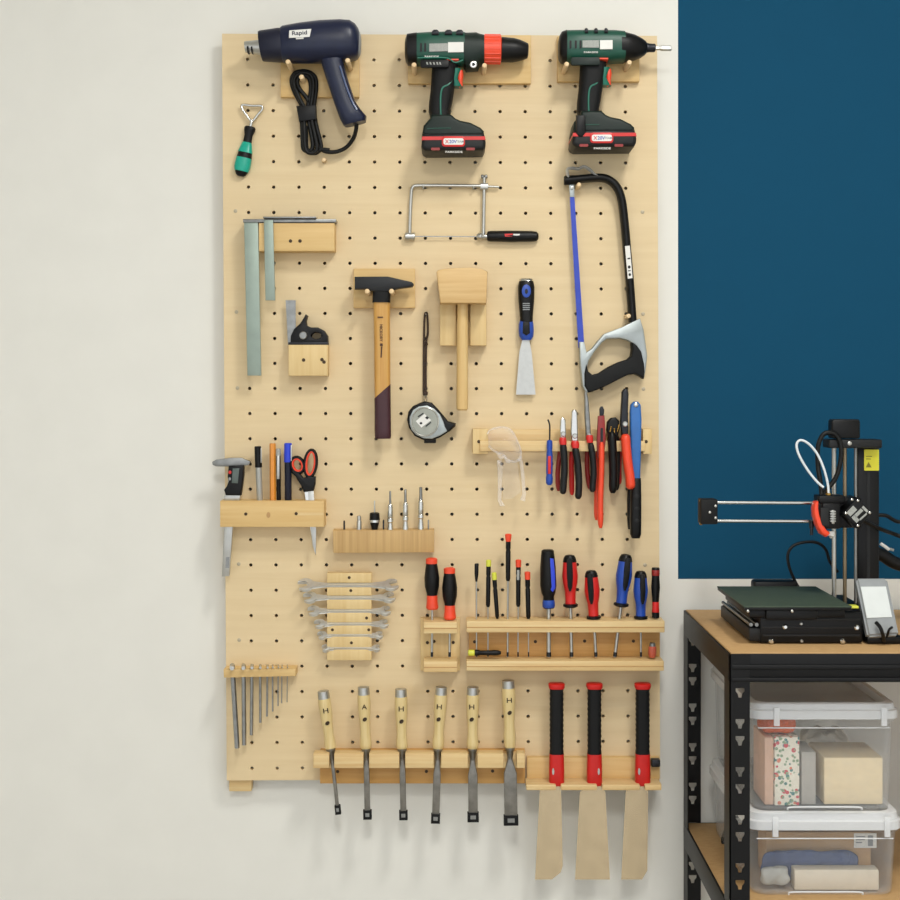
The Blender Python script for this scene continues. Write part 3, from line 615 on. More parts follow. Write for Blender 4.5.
t.part('finger_rest', MB().silh([(520, 320, 532.8, 320, 9), (518.7, 324, 533.5, 324, 11), (518.4, 331, 533.9, 331, 11.2), (519.2, 336.4, 533.4, 336.4, 10.4), (521.6, 340, 531.4, 340, 7.4)], d, 2.6, 22), BLUE, hn)
t.part('inlay', MB().prism([(523, 322), (529.6, 322), (530, 333), (526.4, 335.6), (522.6, 333)], d+9, d+11.9, bev=.0006), BLACK, hn)
t.part('grip_marks', (lambda m: [m.prism([(522.8, y), (529.8, y), (529.8, y+1), (522.8, y+1)], d+9, d+11.2) for y in (303, 305, 307, 309)] and m)(MB()), GREYP, hn)

# ------------------------------------------------------------------ pliers rail and what hangs on it
t = T('pliers_rail', 'slim wooden bar across the board carrying pliers and goggles', 'tool rail', P(562, 454, B))
t.part('back_plate', MB().pbox(474, 429.5, 651, 447, BT, 38), RAIL)
t.part('front_bar', MB().pbox(480, 441, 645, 451.4, 54, 66), RAIL)
for x0, x1, L in ((472.6, 488, 1), (643, 652, 0)):
    e = t.part('end_block', MB().pbox(x0, 429, x1, 454, BT, 62), PLATEV)
    p = P((x0+x1)/2-1.4, 441.6, 62); t.part('screw', MB().lathe(p, p+Vector((0, -.001, 0)), [(-.0005, .0028), (.0006, .0026)], 10), HOLEDARK, e)

def leg_tube(mb, pts, d, r, flat=(1, 1.25), seg=12, caps=True):
    w = spline([P(x, y, d if len(q) < 1 else q[0]) for x, y, *q in pts], 5); n = len(w)
    rr = [r*K(d)*(1 if 1 < i < n-2 else (.85 if i in (1, n-2) else .5)) for i in range(n)]
    return mb.tube(w, rr, seg, flat=flat)
def pliers(label, jaw, jaw_mat, pivot, front, fr, fmat, rear, rr, rmat, collar=None, cmat=RED, name='pliers', d=72, dr=46):
    t = T(name, label, 'pliers', P(front[-1][0], front[-1][1], B), 'pliers and cutters on the rail')
    t.part('jaw', MB().prism(jaw, d-14, d-2, bev=.0022, seg=3, ref=d), jaw_mat)
    p = P(*pivot, d-3); t.part('pivot', MB().lathe(p, p+Vector((0, -.004, 0)), [(-.02, .0042), (.003, .0042), (.004, .003)], 14), STEEL)
    t.part('handle', leg_tube(MB(), rear, dr, rr), rmat)
    t.part('handle', leg_tube(MB(), front, d, fr), fmat)
    if collar: t.part('handle_guard', MB().silh(collar, d, 2.4, 16), cmat)
    return t
pliers('chrome-jawed side cutters with dark grip and red collar, beside the blue hook pick', [(560.6, 440), (560, 431), (560.4, 420), (563, 416.4), (565.8, 420), (566.2, 431), (566, 440)], CHROME, (563.2, 434),
       [(562.8, 443), (564, 455), (564.4, 470), (563.4, 484), (562.8, 494)], 3.5, CHAR, [(561.4, 443), (559, 460), (557.6, 476), (558.6, 491)], 2.4, DRED,
       [(559.6, 437.6, 566, 437.6, 5), (559, 440.5, 566.6, 440.5, 7), (559.8, 444.6, 566.6, 444.6, 6.4)])
pliers('flat-jawed chrome pliers with dark grip, red collar and red rear handle', [(572, 444), (571, 432), (571.6, 412), (573, 409.6), (576.4, 409.6), (577.6, 413), (578.2, 432), (578.4, 444)], CHROME, (574.8, 436),
       [(575, 447), (577, 458), (578.6, 474), (578.8, 488), (578, 499)], 3.5, CHAR, [(572.6, 447), (571.4, 462), (571.6, 478), (572, 495)], 2.6, SAWRED,
       [(571.4, 441, 578.6, 441, 5), (570.8, 444, 579.4, 444, 7), (571.8, 448, 579.2, 448, 6.4)])
pliers('long-nose pliers whose thin grey jaw reaches up behind the hacksaw', [(586.6, 440), (585.2, 418), (584.6, 392), (586.6, 391), (588.6, 398), (590.4, 420), (591.4, 440)], GREYSTEEL, (589, 436),
       [(590.2, 442), (592.6, 456), (593.6, 472), (592.8, 484), (592.4, 492)], 3.2, CHAR, [(588.4, 442), (587, 458), (587.6, 474), (589.6, 489)], 2.4, DRED,
       [(586.4, 435, 592.6, 435, 5), (585.8, 438, 593.2, 438, 6.6), (586.8, 442.6, 593, 442.6, 6)], d=70)
t = T('wire_stripper', 'slim orange-red tool with a black tip hanging lowest of the pliers', 'pliers', P(600, 529, B), 'pliers and cutters on the rail')
d = 72
t.part('tip', MB().prism([(599.8, 416), (599.6, 409), (601, 406.4), (603, 406.4), (604.4, 410), (603.8, 416)], d-8, d-2, bev=.001), DARKSTEEL)
t.part('upper_body', MB().prism([(598.2, 416), (604.6, 415.4), (606, 440), (603.8, 458), (597.4, 458), (597, 440)], d-9, d-1, bev=.0014), DRED)
t.part('slot', MB().prism([(600.6, 428), (603, 428), (602.8, 456), (600.4, 456)], d-2, d-.4), INK)
t.part('handle', leg_tube(MB(), [(601.6, 442), (601.4, 470), (600.4, 500), (600.6, 528)], d, 3.0), REDO)
t.part('handle', leg_tube(MB(), [(598.4, 446), (597, 470), (596.4, 500), (596.4, 520)], 50, 2.4), REDO)
t = T('crimping_pliers', 'black pliers with round head and brass springs', 'pliers', P(613, 494, B), 'pliers and cutters on the rail')
t.part('jaw', MB().prism([(606.6, 430), (607.4, 422), (611, 418), (616, 417.4), (619.4, 421), (620, 429), (618, 437), (608.6, 437)], d-15, d-3, bev=.003, seg=3), BLACK)
for a, b_ in (((609.6, 434), (611.4, 426)), ((614.6, 436), (614.2, 428)), ((617.4, 432), (618.6, 426))):
    t.part('spring', MB().pl(a, b_, d-1, [(k*.55, .9 if k % 2 else .6) for k in range(15)], 10), BRASS)
t.part('handle', leg_tube(MB(), [(611.6, 432), (612.6, 450), (613.4, 472), (612.8, 493)], d, 4.4), BLACK)
t.part('handle', leg_tube(MB(), [(616, 434), (617.6, 452), (617.4, 472), (616.4, 490)], 48, 3.0), CHAR)
pliers('pliers with tall dark serrated jaws and bright orange-red handles', [(622.4, 436), (620.8, 424), (621.4, 410), (622.4, 392), (624.6, 388.6), (628, 389), (629, 394), (628.2, 412), (628.6, 428), (628.4, 436)], DARKSTEEL, (625, 424),
       [(625.4, 434), (626, 446), (628, 464), (630, 478), (630.6, 489)], 4.8, REDO, [(621.4, 438), (619.4, 455), (618.8, 470), (619.4, 484)], 2.8, SAWRED, d=76)
t = T('cable_cutter', 'long blue hand cutter with a black ribbed grip, at right end of rail', 'cutters', P(634, 538, B), 'pliers and cutters on the rail')
d = 68
t.part('blue_arm', MB().prism([(631.4, 480), (630.8, 440), (630.2, 412), (630.8, 405), (634, 401.6), (638.2, 401.6), (641, 405), (641.8, 420), (641.2, 450), (640.4, 480)], d-8, d+2, bev=.003, seg=3), PBLUE)
p = P(636, 404.8, d+2); t.part('rivet', MB().lathe(p, p+Vector((0, -.003, 0)), [(-.001, .0036), (.0015, .0036), (.0024, .002)], 14), CHROME)
gm = t.part('grip', MB().silh([(632.6, 478, 640.8, 478, 7), (631, 482, 641, 482, 9), (630.4, 500, 641.2, 500, 10), (629.8, 520, 641.2, 520, 10), (630, 534, 641, 534, 9.4), (631.6, 538, 639.6, 538, 7)], d-3, 3, 18), BLACK)
for y in (496, 508, 520): t.part('grip_rib', MB().silh([(631.4, y-3, 640.4, y-3, 9.4), (631, y, 640.8, y, 11), (631.4, y+3, 640.4, y+3, 9.4)], d-3, 2.6, 16), CHAR, gm)
t.part('grip', MB().silh([(627.6, 486, 632, 486, 5), (627, 500, 631.6, 500, 6), (627.2, 520, 631.6, 520, 6), (628, 529, 631, 529, 5)], d-24, 2.6, 14), BLACK)
t = T('hook_pick', 'small blue hook pick with a bent dark tip, left of pliers', 'pick', P(549, 485, B))
d = 72
t.part('tip', MB().ptube([(547.8, 419.6), (549.2, 423), (549.8, 428), (549.6, 442)], d, .8, 8), DARKSTEEL)
h = t.part('handle', MB().pl((549.6, 440), (549.3, 485), d, [(0, 1.8), (1, 2.8), (8, 3), (10, 2.6), (14, 3.2), (32, 3.3), (35, 3), (38, 3.6), (43, 3.4), (45, 2)], 16), BLUE)
t.part('inlay', MB().prism([(547.9, 456), (551, 456), (551, 474), (547.9, 474)], d+3.4, d+5.2, bev=.0006), RED, h)

# goggles
t = T('safety_glasses', 'clear safety glasses hanging by the left end of pliers rail', 'safety glasses', P(505, 505, B))
d = 70
L = MB(); n = 12; outer, inner = [], []
top = [(487.5, 434), (489.5, 430.6), (494, 428.4), (501, 427.2), (508, 428.2), (512.6, 432), (516, 438), (519, 445), (521, 452), (521, 458)]
bot = [(488.6, 446), (492, 449.4), (496, 452), (500, 453.6), (503.4, 455), (506, 458), (508.6, 460), (511.4, 461.4), (515, 461.6), (519.4, 460)]
rows = []
for k in range(7):
    f = k/6; r = []
    for i in range(10):
        x = top[i][0]*(1-f)+bot[i][0]*f; y = top[i][1]*(1-f)+bot[i][1]*f
        r.append(P(x, y, d+16*math.sin(math.pi*f)*math.sin(math.pi*(i+.6)/10)))
    rows.append(r)
th = Vector((0, .0018, 0)); g1 = [[L.bm.verts.new(p) for p in r] for r in rows]; g2 = [[L.bm.verts.new(p+th) for p in r] for r in rows]
for i in range(6):
    for j in range(9):
        L.bm.faces.new((g1[i][j], g1[i][j+1], g1[i+1][j+1], g1[i+1][j])); L.bm.faces.new((g2[i][j], g2[i+1][j], g2[i+1][j+1], g2[i][j+1]))
for j in range(9):
    for i in (0, 6): L.bm.faces.new((g1[i][j], g1[i][j+1], g2[i][j+1], g2[i][j]))
for i in range(6):
    for j in (0, 9): L.bm.faces.new((g1[i][j], g1[i+1][j], g2[i+1][j], g2[i][j]))
t.part('lens', L, CLEARM)
t.part('brow_rim', MB().ptube(top, d, 1.0, 8, flat=(1, 2)), RIMM)
t.part('lower_rim', MB().ptube(bot, d, 1.1, 8), RIMM)
t.part('nose_bridge', MB().ptube([(498, 453), (501, 458), (504, 456), (507, 461), (510, 462)], d+5, 1.5, 8), RIMM)
t.part('temple', MB().silh([(497, 460, 501.6, 460, 1.4), (497.6, 470, 502.6, 470, 1.2), (498, 485, 502, 485, 1.2), (497.6, 500, 501.4, 500, 1.2), (500, 506, 505, 506, 1.2)], d-14, 2.6, 14), RIMM)
t.part('temple', MB().silh([(518.4, 456, 521.6, 456, 1.4), (520.2, 466, 523.6, 466, 1.2), (521.6, 482, 525, 482, 1.2), (522.4, 494, 526, 494, 1.2), (520, 500, 525, 501.4, 1.2)], d-6, 2.6, 14), RIMM)
t.part('side_shield', MB().prism([(502, 461), (517, 461.4), (521, 492), (513, 498), (503, 500)], d-12, d-10.6, bev=.0004), CLEARM)
for x, y in ((499, 462), (519, 460)):
    p = P(x, y, d); t.part('hinge', MB().lathe(p, p+Vector((0, -.003, 0)), [(-.003, .0028), (.002, .0028), (.003, .0018)], 12), RIMM)
# ------------------------------------------------------------------ pen block
t = T('pen_block', 'drilled wooden block holding pens, scissors and caliper', 'tool holder', P(272, 527, B), 'wooden tool holders on the pegboard')
t.part('block', MB().prism([(220, 501), (324, 501), (324, 527), (220, 527)], BT, 66, bev=.0012), PLATE)
for x, y in ((245.8, 514), (296.2, 513.6)):
    p = P(x, y, 66); t.part('screw', MB().lathe(p, p+Vector((0, -.001, 0)), [(-.0005, .0026), (.0005, .0026)], 10), HOLEDARK)
t.part('groove_highlight', MB().pbox(297, 512.4, 323.8, 515.4, 65.5, 66.2, 0), RAIL)  # pale strip paints the highlight along the groove
t.part('knot', MB().prism(ell(268.4, 515, 2, 3, 14), 65.6, 66.2), M('wood knot', '#bb9360', .6))
d = 49
t = T('caliper', 'digital caliper with black body at the left end of the pen block', 'caliper', P(225, 577, B))
t.part('beam', MB().prism([(229.4, 462), (238, 462), (232.6, 528), (229.4, 576), (221.8, 576.6), (224.2, 528)], d-2, d+2, bev=.0005), STEEL)
t.part('fixed_jaw', MB().prism([(212, 462), (216, 459.6), (231, 457.8), (241, 457.8), (250.4, 461.4), (249, 465), (240, 466.4), (228, 466.6), (216, 466.4), (212.6, 465)], d-3, d+3, bev=.0008), GREYSTEEL)
cb = t.part('slider', MB().prism([(228.4, 466), (243.6, 465.4), (243.4, 476), (241.8, 488), (240.6, 495.6), (225.6, 495.4), (223.8, 490), (226.4, 486.6), (228.4, 481.6), (227.4, 477)], d-5, d+8, bev=.0022, seg=3), BLACK)
t.part('display', MB().prism([(232.6, 468.4), (239.4, 468.2), (237.8, 483.4), (231.6, 483)], d+7.4, d+8.6, bev=.0003), LCD, cb)
t.part('button', MB().prism(ell(229.8, 472.4, 1.5, 1.8, 14), d+7, d+9.4, bev=.0004), RED, cb)
t.part('button', MB().prism(ell(229.6, 479, 1.3, 1.6, 14), d+7, d+9.4, bev=.0004), GREYP, cb)
t.part('display_base', MB().prism([(224.6, 494), (240.6, 494), (239.4, 501), (224, 501)], d-3, d+4, bev=.0006), STEEL)
t.part('depth_window', MB().prism([(226.2, 557), (229.6, 557), (229, 568), (225.4, 568)], d+1.6, d+2.5), GREYSTEEL)
def pen(name, label, cat, x0, y0, x1, y1, r, body, cap=None, capy=0, capm=None, clip=None, tip=False):
    t = T(name, label, cat, P(x1, y1, B), 'pens in the wooden block')
    L = math.hypot(x1-x0, y1-y0)
    prof = [(0, r*.75), (.6, r), (L+12, r), (L+13, r*.8)]
    if tip: prof = [(0, r*.9), (.4, r), (L+13, r)]
    t.part('barrel', MB().pl((x0, y0), (x1, y1), d, prof, 6 if tip else 16), body)
    if cap: t.part('cap', MB().pl((x0, y0-.4), (x1, y1), d, [(0, r*.9), (.8, r*1.12), (capy, r*1.16), (capy+.3, r)], 16), capm)
    if clip: t.part('clip', MB().pbox(*clip, d+r*1.5, d+r*1.5+1.4, .0003), STEEL)
    return t
pen('marker', 'silver marker with a black cap, beside the caliper', 'marker', 257.8, 446.6, 259.8, 500, 3.1, SILVERP, True, 21, BLACK, (260.6, 448, 261.6, 463))
pen('pencil', 'plain orange pencil standing in the pen block', 'pencil', 272.6, 443.4, 273, 500, 3.1, ORANGEP, tip=True)
pen('pen', 'slim black pen with silver clip, beside the orange pencil', 'pen', 278.2, 449, 278.8, 500, 2.2, BLACK, True, 7, GREYLAB, (276.8, 455.6, 279.4, 479))
pen('marker', 'dark marker with a bright blue cap, beside the scissors', 'marker', 288, 443.4, 288.2, 500, 3.5, NAVYD, True, 19, BRBLUE, (290.6, 445, 291.8, 461))
t = T('scissors', 'scissors with black and red ring handles in the pen block', 'scissors', P(313, 555, B))
d2 = 50
for ce, rx, ry, rot, rings in (((310.6, 463.4), 5.6, 13.2, .1, 'big'), ((297.6, 465), 6, 7.8, -.35, 'small')):
    pts = ell(*ce, rx, ry, 22, rot=rot)
    t.part('finger_ring', MB().tube([P(x, y, d2) for x, y in pts], .0036, 10, True, flat=(.85, 1.5)), BLACK)
    t.part('ring_lining', MB().tube([P(x, y, d2+1) for x, y in ell(*ce, rx-1.3, ry-1.5, 22, rot=rot)], .0026, 10, True, flat=(.8, 1.7)), REDO)
t.part('handle_neck', MB().prism([(303, 478), (308, 476.4), (315.6, 476.6), (315.2, 484), (313.4, 491), (303.6, 492), (301, 486), (295.6, 477), (291, 472.6), (293, 469.6), (299, 473)], d2-5, d2+5, bev=.0022, seg=3), BLACK)
t.part('blade', MB().prism([(304, 490), (310, 490), (315.8, 548), (315.6, 555), (313.6, 549), (308, 515)], d2-2.6, d2, bev=.0003), CHROME)
t.part('blade', MB().prism([(308, 490), (313.6, 490), (316.2, 530), (315.8, 554.6), (312.6, 546), (309.6, 515)], d2, d2+2.4, bev=.0003), STEEL)

# ------------------------------------------------------------------ bit block
t = T('bit_block', 'striped wooden block holding drill and driver bits', 'tool holder', P(383, 552, B), 'wooden tool holders on the pegboard')
t.part('block', MB().prism([(332.8, 530.4), (434, 530.2), (434, 552.4), (333.4, 553)], BT, 58, bev=.001), BAMBOO)
d = 46
def bit(name, label, x, y0, prof, mat, extra=(), seg=12, cat='drill bit', grp='bits in the striped block', y1=533):
    t = T(name, label, cat, P(x, y1, B), grp)
    t.part('shank', MB().pl((x, y0), (x+.1, y1), d, prof, seg), mat)
    for n, pr, m, s in extra: t.part(n, MB().pl((x, y0), (x+.1, y1), d, pr, s), m)
    return t
bit('drill_bit', 'thin dark twist bit at left end of striped block', 344.2, 520.4, [(0, .3), (.8, 1)]+[(1.5+k*.7, 1.05 if k % 2 else .8) for k in range(16)], DARKSTEEL)
bit('countersink_bit', 'short silver countersink bit, second along the striped block', 359, 515.4, [(0, .5), (.6, 1.9), (3, 2.2), (5, 1.9), (6, 2.5), (17, 2.5)], STEEL)
bit('hole_cutter', 'black and silver chuck bit with thin upright point', 374.6, 500.4, [(0, .2), (1, .7), (13, .8)], STEEL, (('chuck', [(12, 3), (12.6, 4.8), (19.4, 5.2), (19.6, 4)], BLACK, 18), ('ring', [(19, 4.6), (19.4, 5.2), (21.8, 5.2), (22.2, 4.4)], CHROME, 18), ('base', [(22, 4.6), (23, 4.4), (27.6, 3.2), (32.6, 3)], BLACK, 18)), cat='chuck bit')
bit('drill_bit', 'thin dark bit close beside the black chuck bit', 383.5, 519.6, [(0, .3), (1, .8), (13, .8)], DARKSTEEL)
def longbit(x, y0, tipr, label, dark=True):
    t = bit('driver_bit', label, x, y0, [(0, tipr*.6), (.6, tipr), (9, tipr*1.05), (13.6, tipr*1.3)], GREYSTEEL, (('sleeve', [(12.4, 1.2), (13.6, 2.3), (16, 2.7), (26, 2.9), (27, 2.5), (28, 3), (31, 3), (32, 2.2), (35, 2.4), (38, 3), (44, 3)], CHROME, 16),), cat='driver bit')
longbit(390.2, 491, 1.0, 'silver long driver bit with the thinnest tip, nearest black chuck bit')
longbit(405.4, 489.2, 1.2, 'silver long driver bit in the middle of three on striped block')
longbit(420.8, 487, 1.5, 'silver long driver bit standing tallest on striped block')
bit('drill_bit', 'short grey bit at the right end of striped block', 428.4, 519.6, [(0, .3), (.8, .75), (13, .75)], GREYSTEEL)

# ------------------------------------------------------------------ wrenches
t = T('wrench_rack', 'upright slotted wooden rack holding six wrenches', 'tool holder', P(349, 660, B), 'wooden tool holders on the pegboard')
bl = MB().pbox(327, 573, 371.6, 660.4, BT, 44, .001); ys = 573
for gy, gh in ((585, 2.3), (597.6, 2), (611, 1.8), (624, 1.6), (635.4, 1.4), (648.4, 1.3)):      # slots the wrenches lie in
    bl.pbox(327, ys, 371.6, gy-gh, 43, 52, .0006); ys = gy+gh
bl.pbox(327, ys, 371.6, 660.4, 43, 52, .0006); t.part('block', bl, PLATEV)
for x, y in ((349.2, 577.6), (350.8, 590.6), (351.4, 642.8), (332.4, 629.8), (368.8, 629.8), (366.6, 618)):
    p = P(x, y, 52); t.part('screw', MB().lathe(p, p+Vector((0, -.001, 0)), [(-.0005, .0024), (.0004, .0024)], 10), HOLEDARK)
WRENCHM = M('satin chrome', '#dededa', .28, .65, var=.04)
def wrench(label, xl, xr, y, R, hw, tilt=56):
    """double open-ended wrench lying in a slot, flats turned up towards the light"""
    t = T('wrench', label, 'wrench', P((xl+xr)/2, y, B), 'open-ended wrenches on the rack')
    dd = 51; k = K(dd); c = P((xl+xr)/2, y, dd); hl = (xr-xl)/2*k; R *= k; hw *= k; ca, sa = math.cos(math.radians(tilt)), math.sin(math.radians(tilt))
    def place(x, z, w): return Vector((c.x+x, c.y+z*sa-w*ca, c.z+z*ca+w*sa))
    def slab(pts, th):
        m = MB(); f = [m.bm.verts.new(place(x, z, th/2)) for x, z in pts]; g = [m.bm.verts.new(place(x, z, -th/2)) for x, z in pts]
        m.bm.faces.new(f); m.bm.faces.new(list(reversed(g)))
        for i in range(len(pts)): m.bm.faces.new((f[i], f[(i+1) % len(pts)], g[(i+1) % len(pts)], g[i]))
        bmesh.ops.bevel(m.bm, geom=[e for e in m.bm.edges if len(e.link_faces) == 2 and (set(e.verts) <= set(f) or set(e.verts) <= set(g))], offset=.0007, segments=2, affect='EDGES', clamp_overlap=True)
        return m
    t.part('shaft', slab([(-hl+R*1.5, -R*.66), (-hl+R*2.3, -R*.36), (-hl+R*3.6, -hw), (hl-R*3.6, -hw), (hl-R*2.3, -R*.36), (hl-R*1.5, -R*.66), (hl-R*1.5, R*.66), (hl-R*2.3, R*.36), (hl-R*3.6, hw), (-hl+R*3.6, hw), (-hl+R*2.3, R*.36), (-hl+R*1.5, R*.66)], .0045), WRENCHM)
    for s, phi in ((-1, 194), (1, 14)):
        cx = s*(hl-R); r = R*(1 if s < 0 else .92); be = math.asin(.52); ph = math.radians(phi); o = []
        for q in range(17):
            a = ph+be+(2*math.pi-2*be)*q/16; o.append((cx+r*math.cos(a), r*math.sin(a)))
        for sg in (-1, 1):     # jaw throat, narrowing to a hex seat
            lx, lz = -.15*r, sg*.5*r; o.append((cx+lx*math.cos(ph)-lz*math.sin(ph), lx*math.sin(ph)+lz*math.cos(ph)))
            if sg < 0: o.append((cx-.42*r*math.cos(ph), -.42*r*math.sin(ph)))
        t.part('jaw_end', slab(o, .0065), WRENCHM)
for L in (('largest open-ended wrench, topmost on the rack', 297, 400, 585, 8.4, 1.7), ('second largest open-ended wrench, just under the topmost one', 302.4, 396.6, 597.6, 7.4, 1.5), ('middle-sized open-ended wrench, third from rack top', 307, 392, 611, 6.5, 1.3),
          ('open-ended wrench in the fourth slot, above the two smallest', 313.6, 389.6, 624, 5.8, 1.1), ('small open-ended wrench in the last slot but one', 317, 384, 635.4, 4.9, .9), ('smallest open-ended wrench, lowest on the rack', 321.4, 381, 648.4, 4.4, .8)): wrench(*L)

# ------------------------------------------------------------------ hex keys
t = T('hex_key_rack', 'thin wooden ledge holding a row of hex keys', 'tool holder', P(260, 677, B), 'wooden tool holders on the pegboard')
t.part('ledge', MB().prism([(223.4, 669.6), (295.6, 669), (295.6, 676.2), (223.8, 677.8)], BT, 60, bev=.0012), PLATE)
nm = ['thickest', 'second thickest', 'third thickest', 'fourth thickest', 'fifth thickest', 'sixth thickest', 'third thinnest', 'second thinnest', 'thinnest']
for i, (x0, x1, yb, w_, hx) in enumerate(((232.4, 237.2, 748, 5, 4.4), (243.6, 244.2, 745, 4.3, 4), (252, 251.4, 735, 3.4, 3.2), (260.2, 260.4, 722.6, 2.6, 2.6), (267.4, 267, 716.4, 2.1, 2.2), (272.6, 272.7, 711.4, 1.6, 1.8), (278.2, 278, 706, 1.3, 1.5), (282, 281.6, 703.2, 1.1, 1.3), (287.4, 287, 702.2, .9, 1.2))):
    t = T('hex_key', '%s hex key hanging from the thin wooden ledge' % nm[i], 'hex key', P(x1, yb, B), 'hex keys on the ledge')
    r = w_/2*K(52)
    t.part('long_arm', MB().tube([P(x0, 664.6, 54), P(x0, 667.4, 54), P(x1, yb, 54)], r, 6), GREYSTEEL)
    pa = P(x0, 665.2, 54); t.part('short_arm', MB().tube(spline([pa+Vector((0, 0, -.001)), pa+Vector((0, -.003, .0004)), pa+Vector((.002, -.012-.001*hx, 0)), pa+Vector((.003, -.014-.0022*hx, 0))], 3), r*.95, 6), STEEL)

# ------------------------------------------------------------------ screwdriver racks
def rack(name, label, xb0, xb1, yb0, yb1, bars, d1=80, screws=(), back=BOUNCEW):
    t = T(name, label, 'tool rack', P((xb0+xb1)/2, yb1, B), 'screwdriver racks')
    t.part('back_plate', MB().pbox(xb0, yb0, xb1, yb1, BT, 42), back)
    for x0, x1, y0, y1 in bars:
        b_ = t.part('bar', MB().pbox(x0, y0, x1, y1, 42, d1, .0012), RAIL)
        t.part('ply_line', MB().pbox(x0+.4, y0+(y1-y0)*.52, x1-.4, y0+(y1-y0)*.6, d1-1, d1+.15, 0), M('darker ply layer', '#b98d55', .6), b_)
    for x, y in screws:
        p = P(x, y, 42); t.part('screw', MB().lathe(p, p+Vector((0, -.001, 0)), [(-.0005, .0026), (.0005, .0026)], 10), HOLEDARK)
    return t
rack('screwdriver_rack', 'narrow two-place wooden screwdriver rack on the pegboard', 420.4, 460, 618, 670.6, ((423.6, 457.2, 622, 633.6), (423.6, 457.4, 661.4, 672.2)), 80, ((427.4, 642.6), (434, 641.4), (453.2, 642.4)), PLATEV)
rack('screwdriver_rack', 'long two-bar wooden screwdriver rack at right', 469, 660, 618, 670, ((466.4, 664.8, 621, 632.6), (466.4, 664, 661, 671)), 80, ((474.6, 641.8), (535.4, 641.6), (584.6, 641), (633.4, 641)))
SD = 62
def driver(label, top, bot, prof, mat, shaft=None, sr=1.3, extra=(), name='screwdriver', group='screwdrivers in the racks', seg=20, tipm=None, fy=1, n=2, flat_tip=False):
    """prof in fractions of the handle length and pixel radii; extra: (part, profile or outline kind, material)"""
    t = T(name, label, 'screwdriver', P(*(shaft or bot), B), group)
    L = math.hypot(bot[0]-top[0], bot[1]-top[1])
    h = t.part('handle', MB().pl(top, bot, SD, [(f*L, r) for f, r in prof], seg, fy, n), mat)
    for nm_, pr, m_ in extra: t.part(nm_, MB().pl(top, bot, SD, [(f*L, r) for f, r in pr], seg, fy, n), m_, h)
    if shaft:
        s = t.part('shaft', MB().pl(bot, shaft, SD, [(-2, sr), (math.hypot(shaft[0]-bot[0], shaft[1]-bot[1]), sr)], 12), STEEL)
        Ls = math.hypot(shaft[0]-bot[0], shaft[1]-bot[1])
        t.part('tip', MB().pl(bot, shaft, SD, [(Ls-5, sr*1.1), (Ls-.6, sr*1.12), (Ls, sr*.6)], 12), tipm or DARKSTEEL, s)
    return t, h
bulge = [(0, 4.6), (.03, 5.6), (.12, 5.6), (.2, 6.4), (.38, 7.6), (.55, 7.2), (.7, 5.4), (.76, 5), (.85, 5.2), (.97, 6), (1, 5)]
for lab, tp, bt, sh in (('black-bellied screwdriver with red ends, left in the narrow rack', (431.6, 558.4), (432.3, 609), (431.9, 657)), ('black-bellied screwdriver with red ends, sitting lower in the narrow rack', (449.4, 568), (450, 619), (449.6, 657))):
    driver(lab, tp, bt, bulge, BLACK, sh, 1.2, (('cap', [(-.01, 4), (.01, 5.8), (.1, 5.8), (.105, 5)], REDO), ('collar', [(.7, 5), (.74, 5.3), (.85, 5.5), (.97, 6.3), (1.005, 5.2)], REDO)))
thin = lambda r: [(0, r*.7), (.02, r), (.3, r), (.34, r*.8), (.38, r), (.95, r*.92), (1, r*.6)]
driver('slim all-black precision screwdriver, first in the long rack', (476.6, 563.6), (476.4, 581.6), [(0, 1.7), (.05, 2.1), (.6, 2), (1, 1)], BLACK, (476.6, 657), .75, name='precision_screwdriver')
driver('black precision screwdriver with yellow cap standing upright', (488.6, 560), (488, 607), thin(2.3), BLACK, (488, 657), .7, (('cap', [(-.005, 1.8), (.01, 2.6), (.13, 2.6), (.14, 2)], YELLOW),), name='precision_screwdriver')
driver('short leaning black precision screwdriver with yellow-green cap', (494, 572.6), (497.4, 618.6), thin(2.2), BLACK, None, .7, (('cap', [(-.005, 1.8), (.01, 2.5), (.15, 2.5), (.16, 2)], YELLOW),), name='precision_screwdriver')
driver('tallest black precision screwdriver with red cap', (508.3, 534), (508, 581), thin(2.5), BLACK, (507.6, 657), .95, (('cap', [(-.005, 2.2), (.01, 3.3), (.08, 3.2), (.16, 2.5), (.165, 2)], REDO),), name='precision_screwdriver')
tq, hq = driver('black precision screwdriver with red cap and grey sticker', (518.4, 559.8), (518.2, 606.6), thin(2.4), BLACK, (518, 657), .7, (('cap', [(-.005, 2), (.01, 2.9), (.15, 2.7), (.16, 2)], REDO),), name='precision_screwdriver')
tq.part('sticker', MB().prism([(517, 570), (519.4, 570), (519.2, 580), (516.8, 580)], SD+2, SD+4), GREYLAB, hq)
driver('short black precision screwdriver with red cap, beside big blue screwdriver', (527.4, 571.8), (528.4, 618.6), thin(2.5), BLACK, (528.6, 657), .6, (('cap', [(-.005, 2), (.01, 3), (.16, 2.8), (.17, 2)], REDO),), name='precision_screwdriver')
t, h = driver('largest screwdriver, black with blue side stripe', (547.6, 549.6), (548.8, 608), [(0, 5), (.02, 6.2), (.1, 6.8), (.3, 7.8), (.62, 8.2), (.74, 7), (.8, 5.4), (.88, 5.6), (1, 5.6)], BLACK, (548.8, 657), 2.2, (('collar', [(.86, 5.6), (.9, 6.2), (.97, 6.4), (1.005, 5)], BLUE),))
t.part('inlay', MB().prism([(550, 558), (553.8, 559), (555.4, 575), (555.6, 588), (553, 592.6), (550, 590)], SD+2, SD+12, bev=.002), BRBLUE, h)
fat = [(0, 4.2), (.03, 5.4), (.1, 6.6), (.28, 7.4), (.4, 8), (.52, 7.4), (.68, 5.6), (.85, 5.2), (.95, 5.4), (1, 5)]
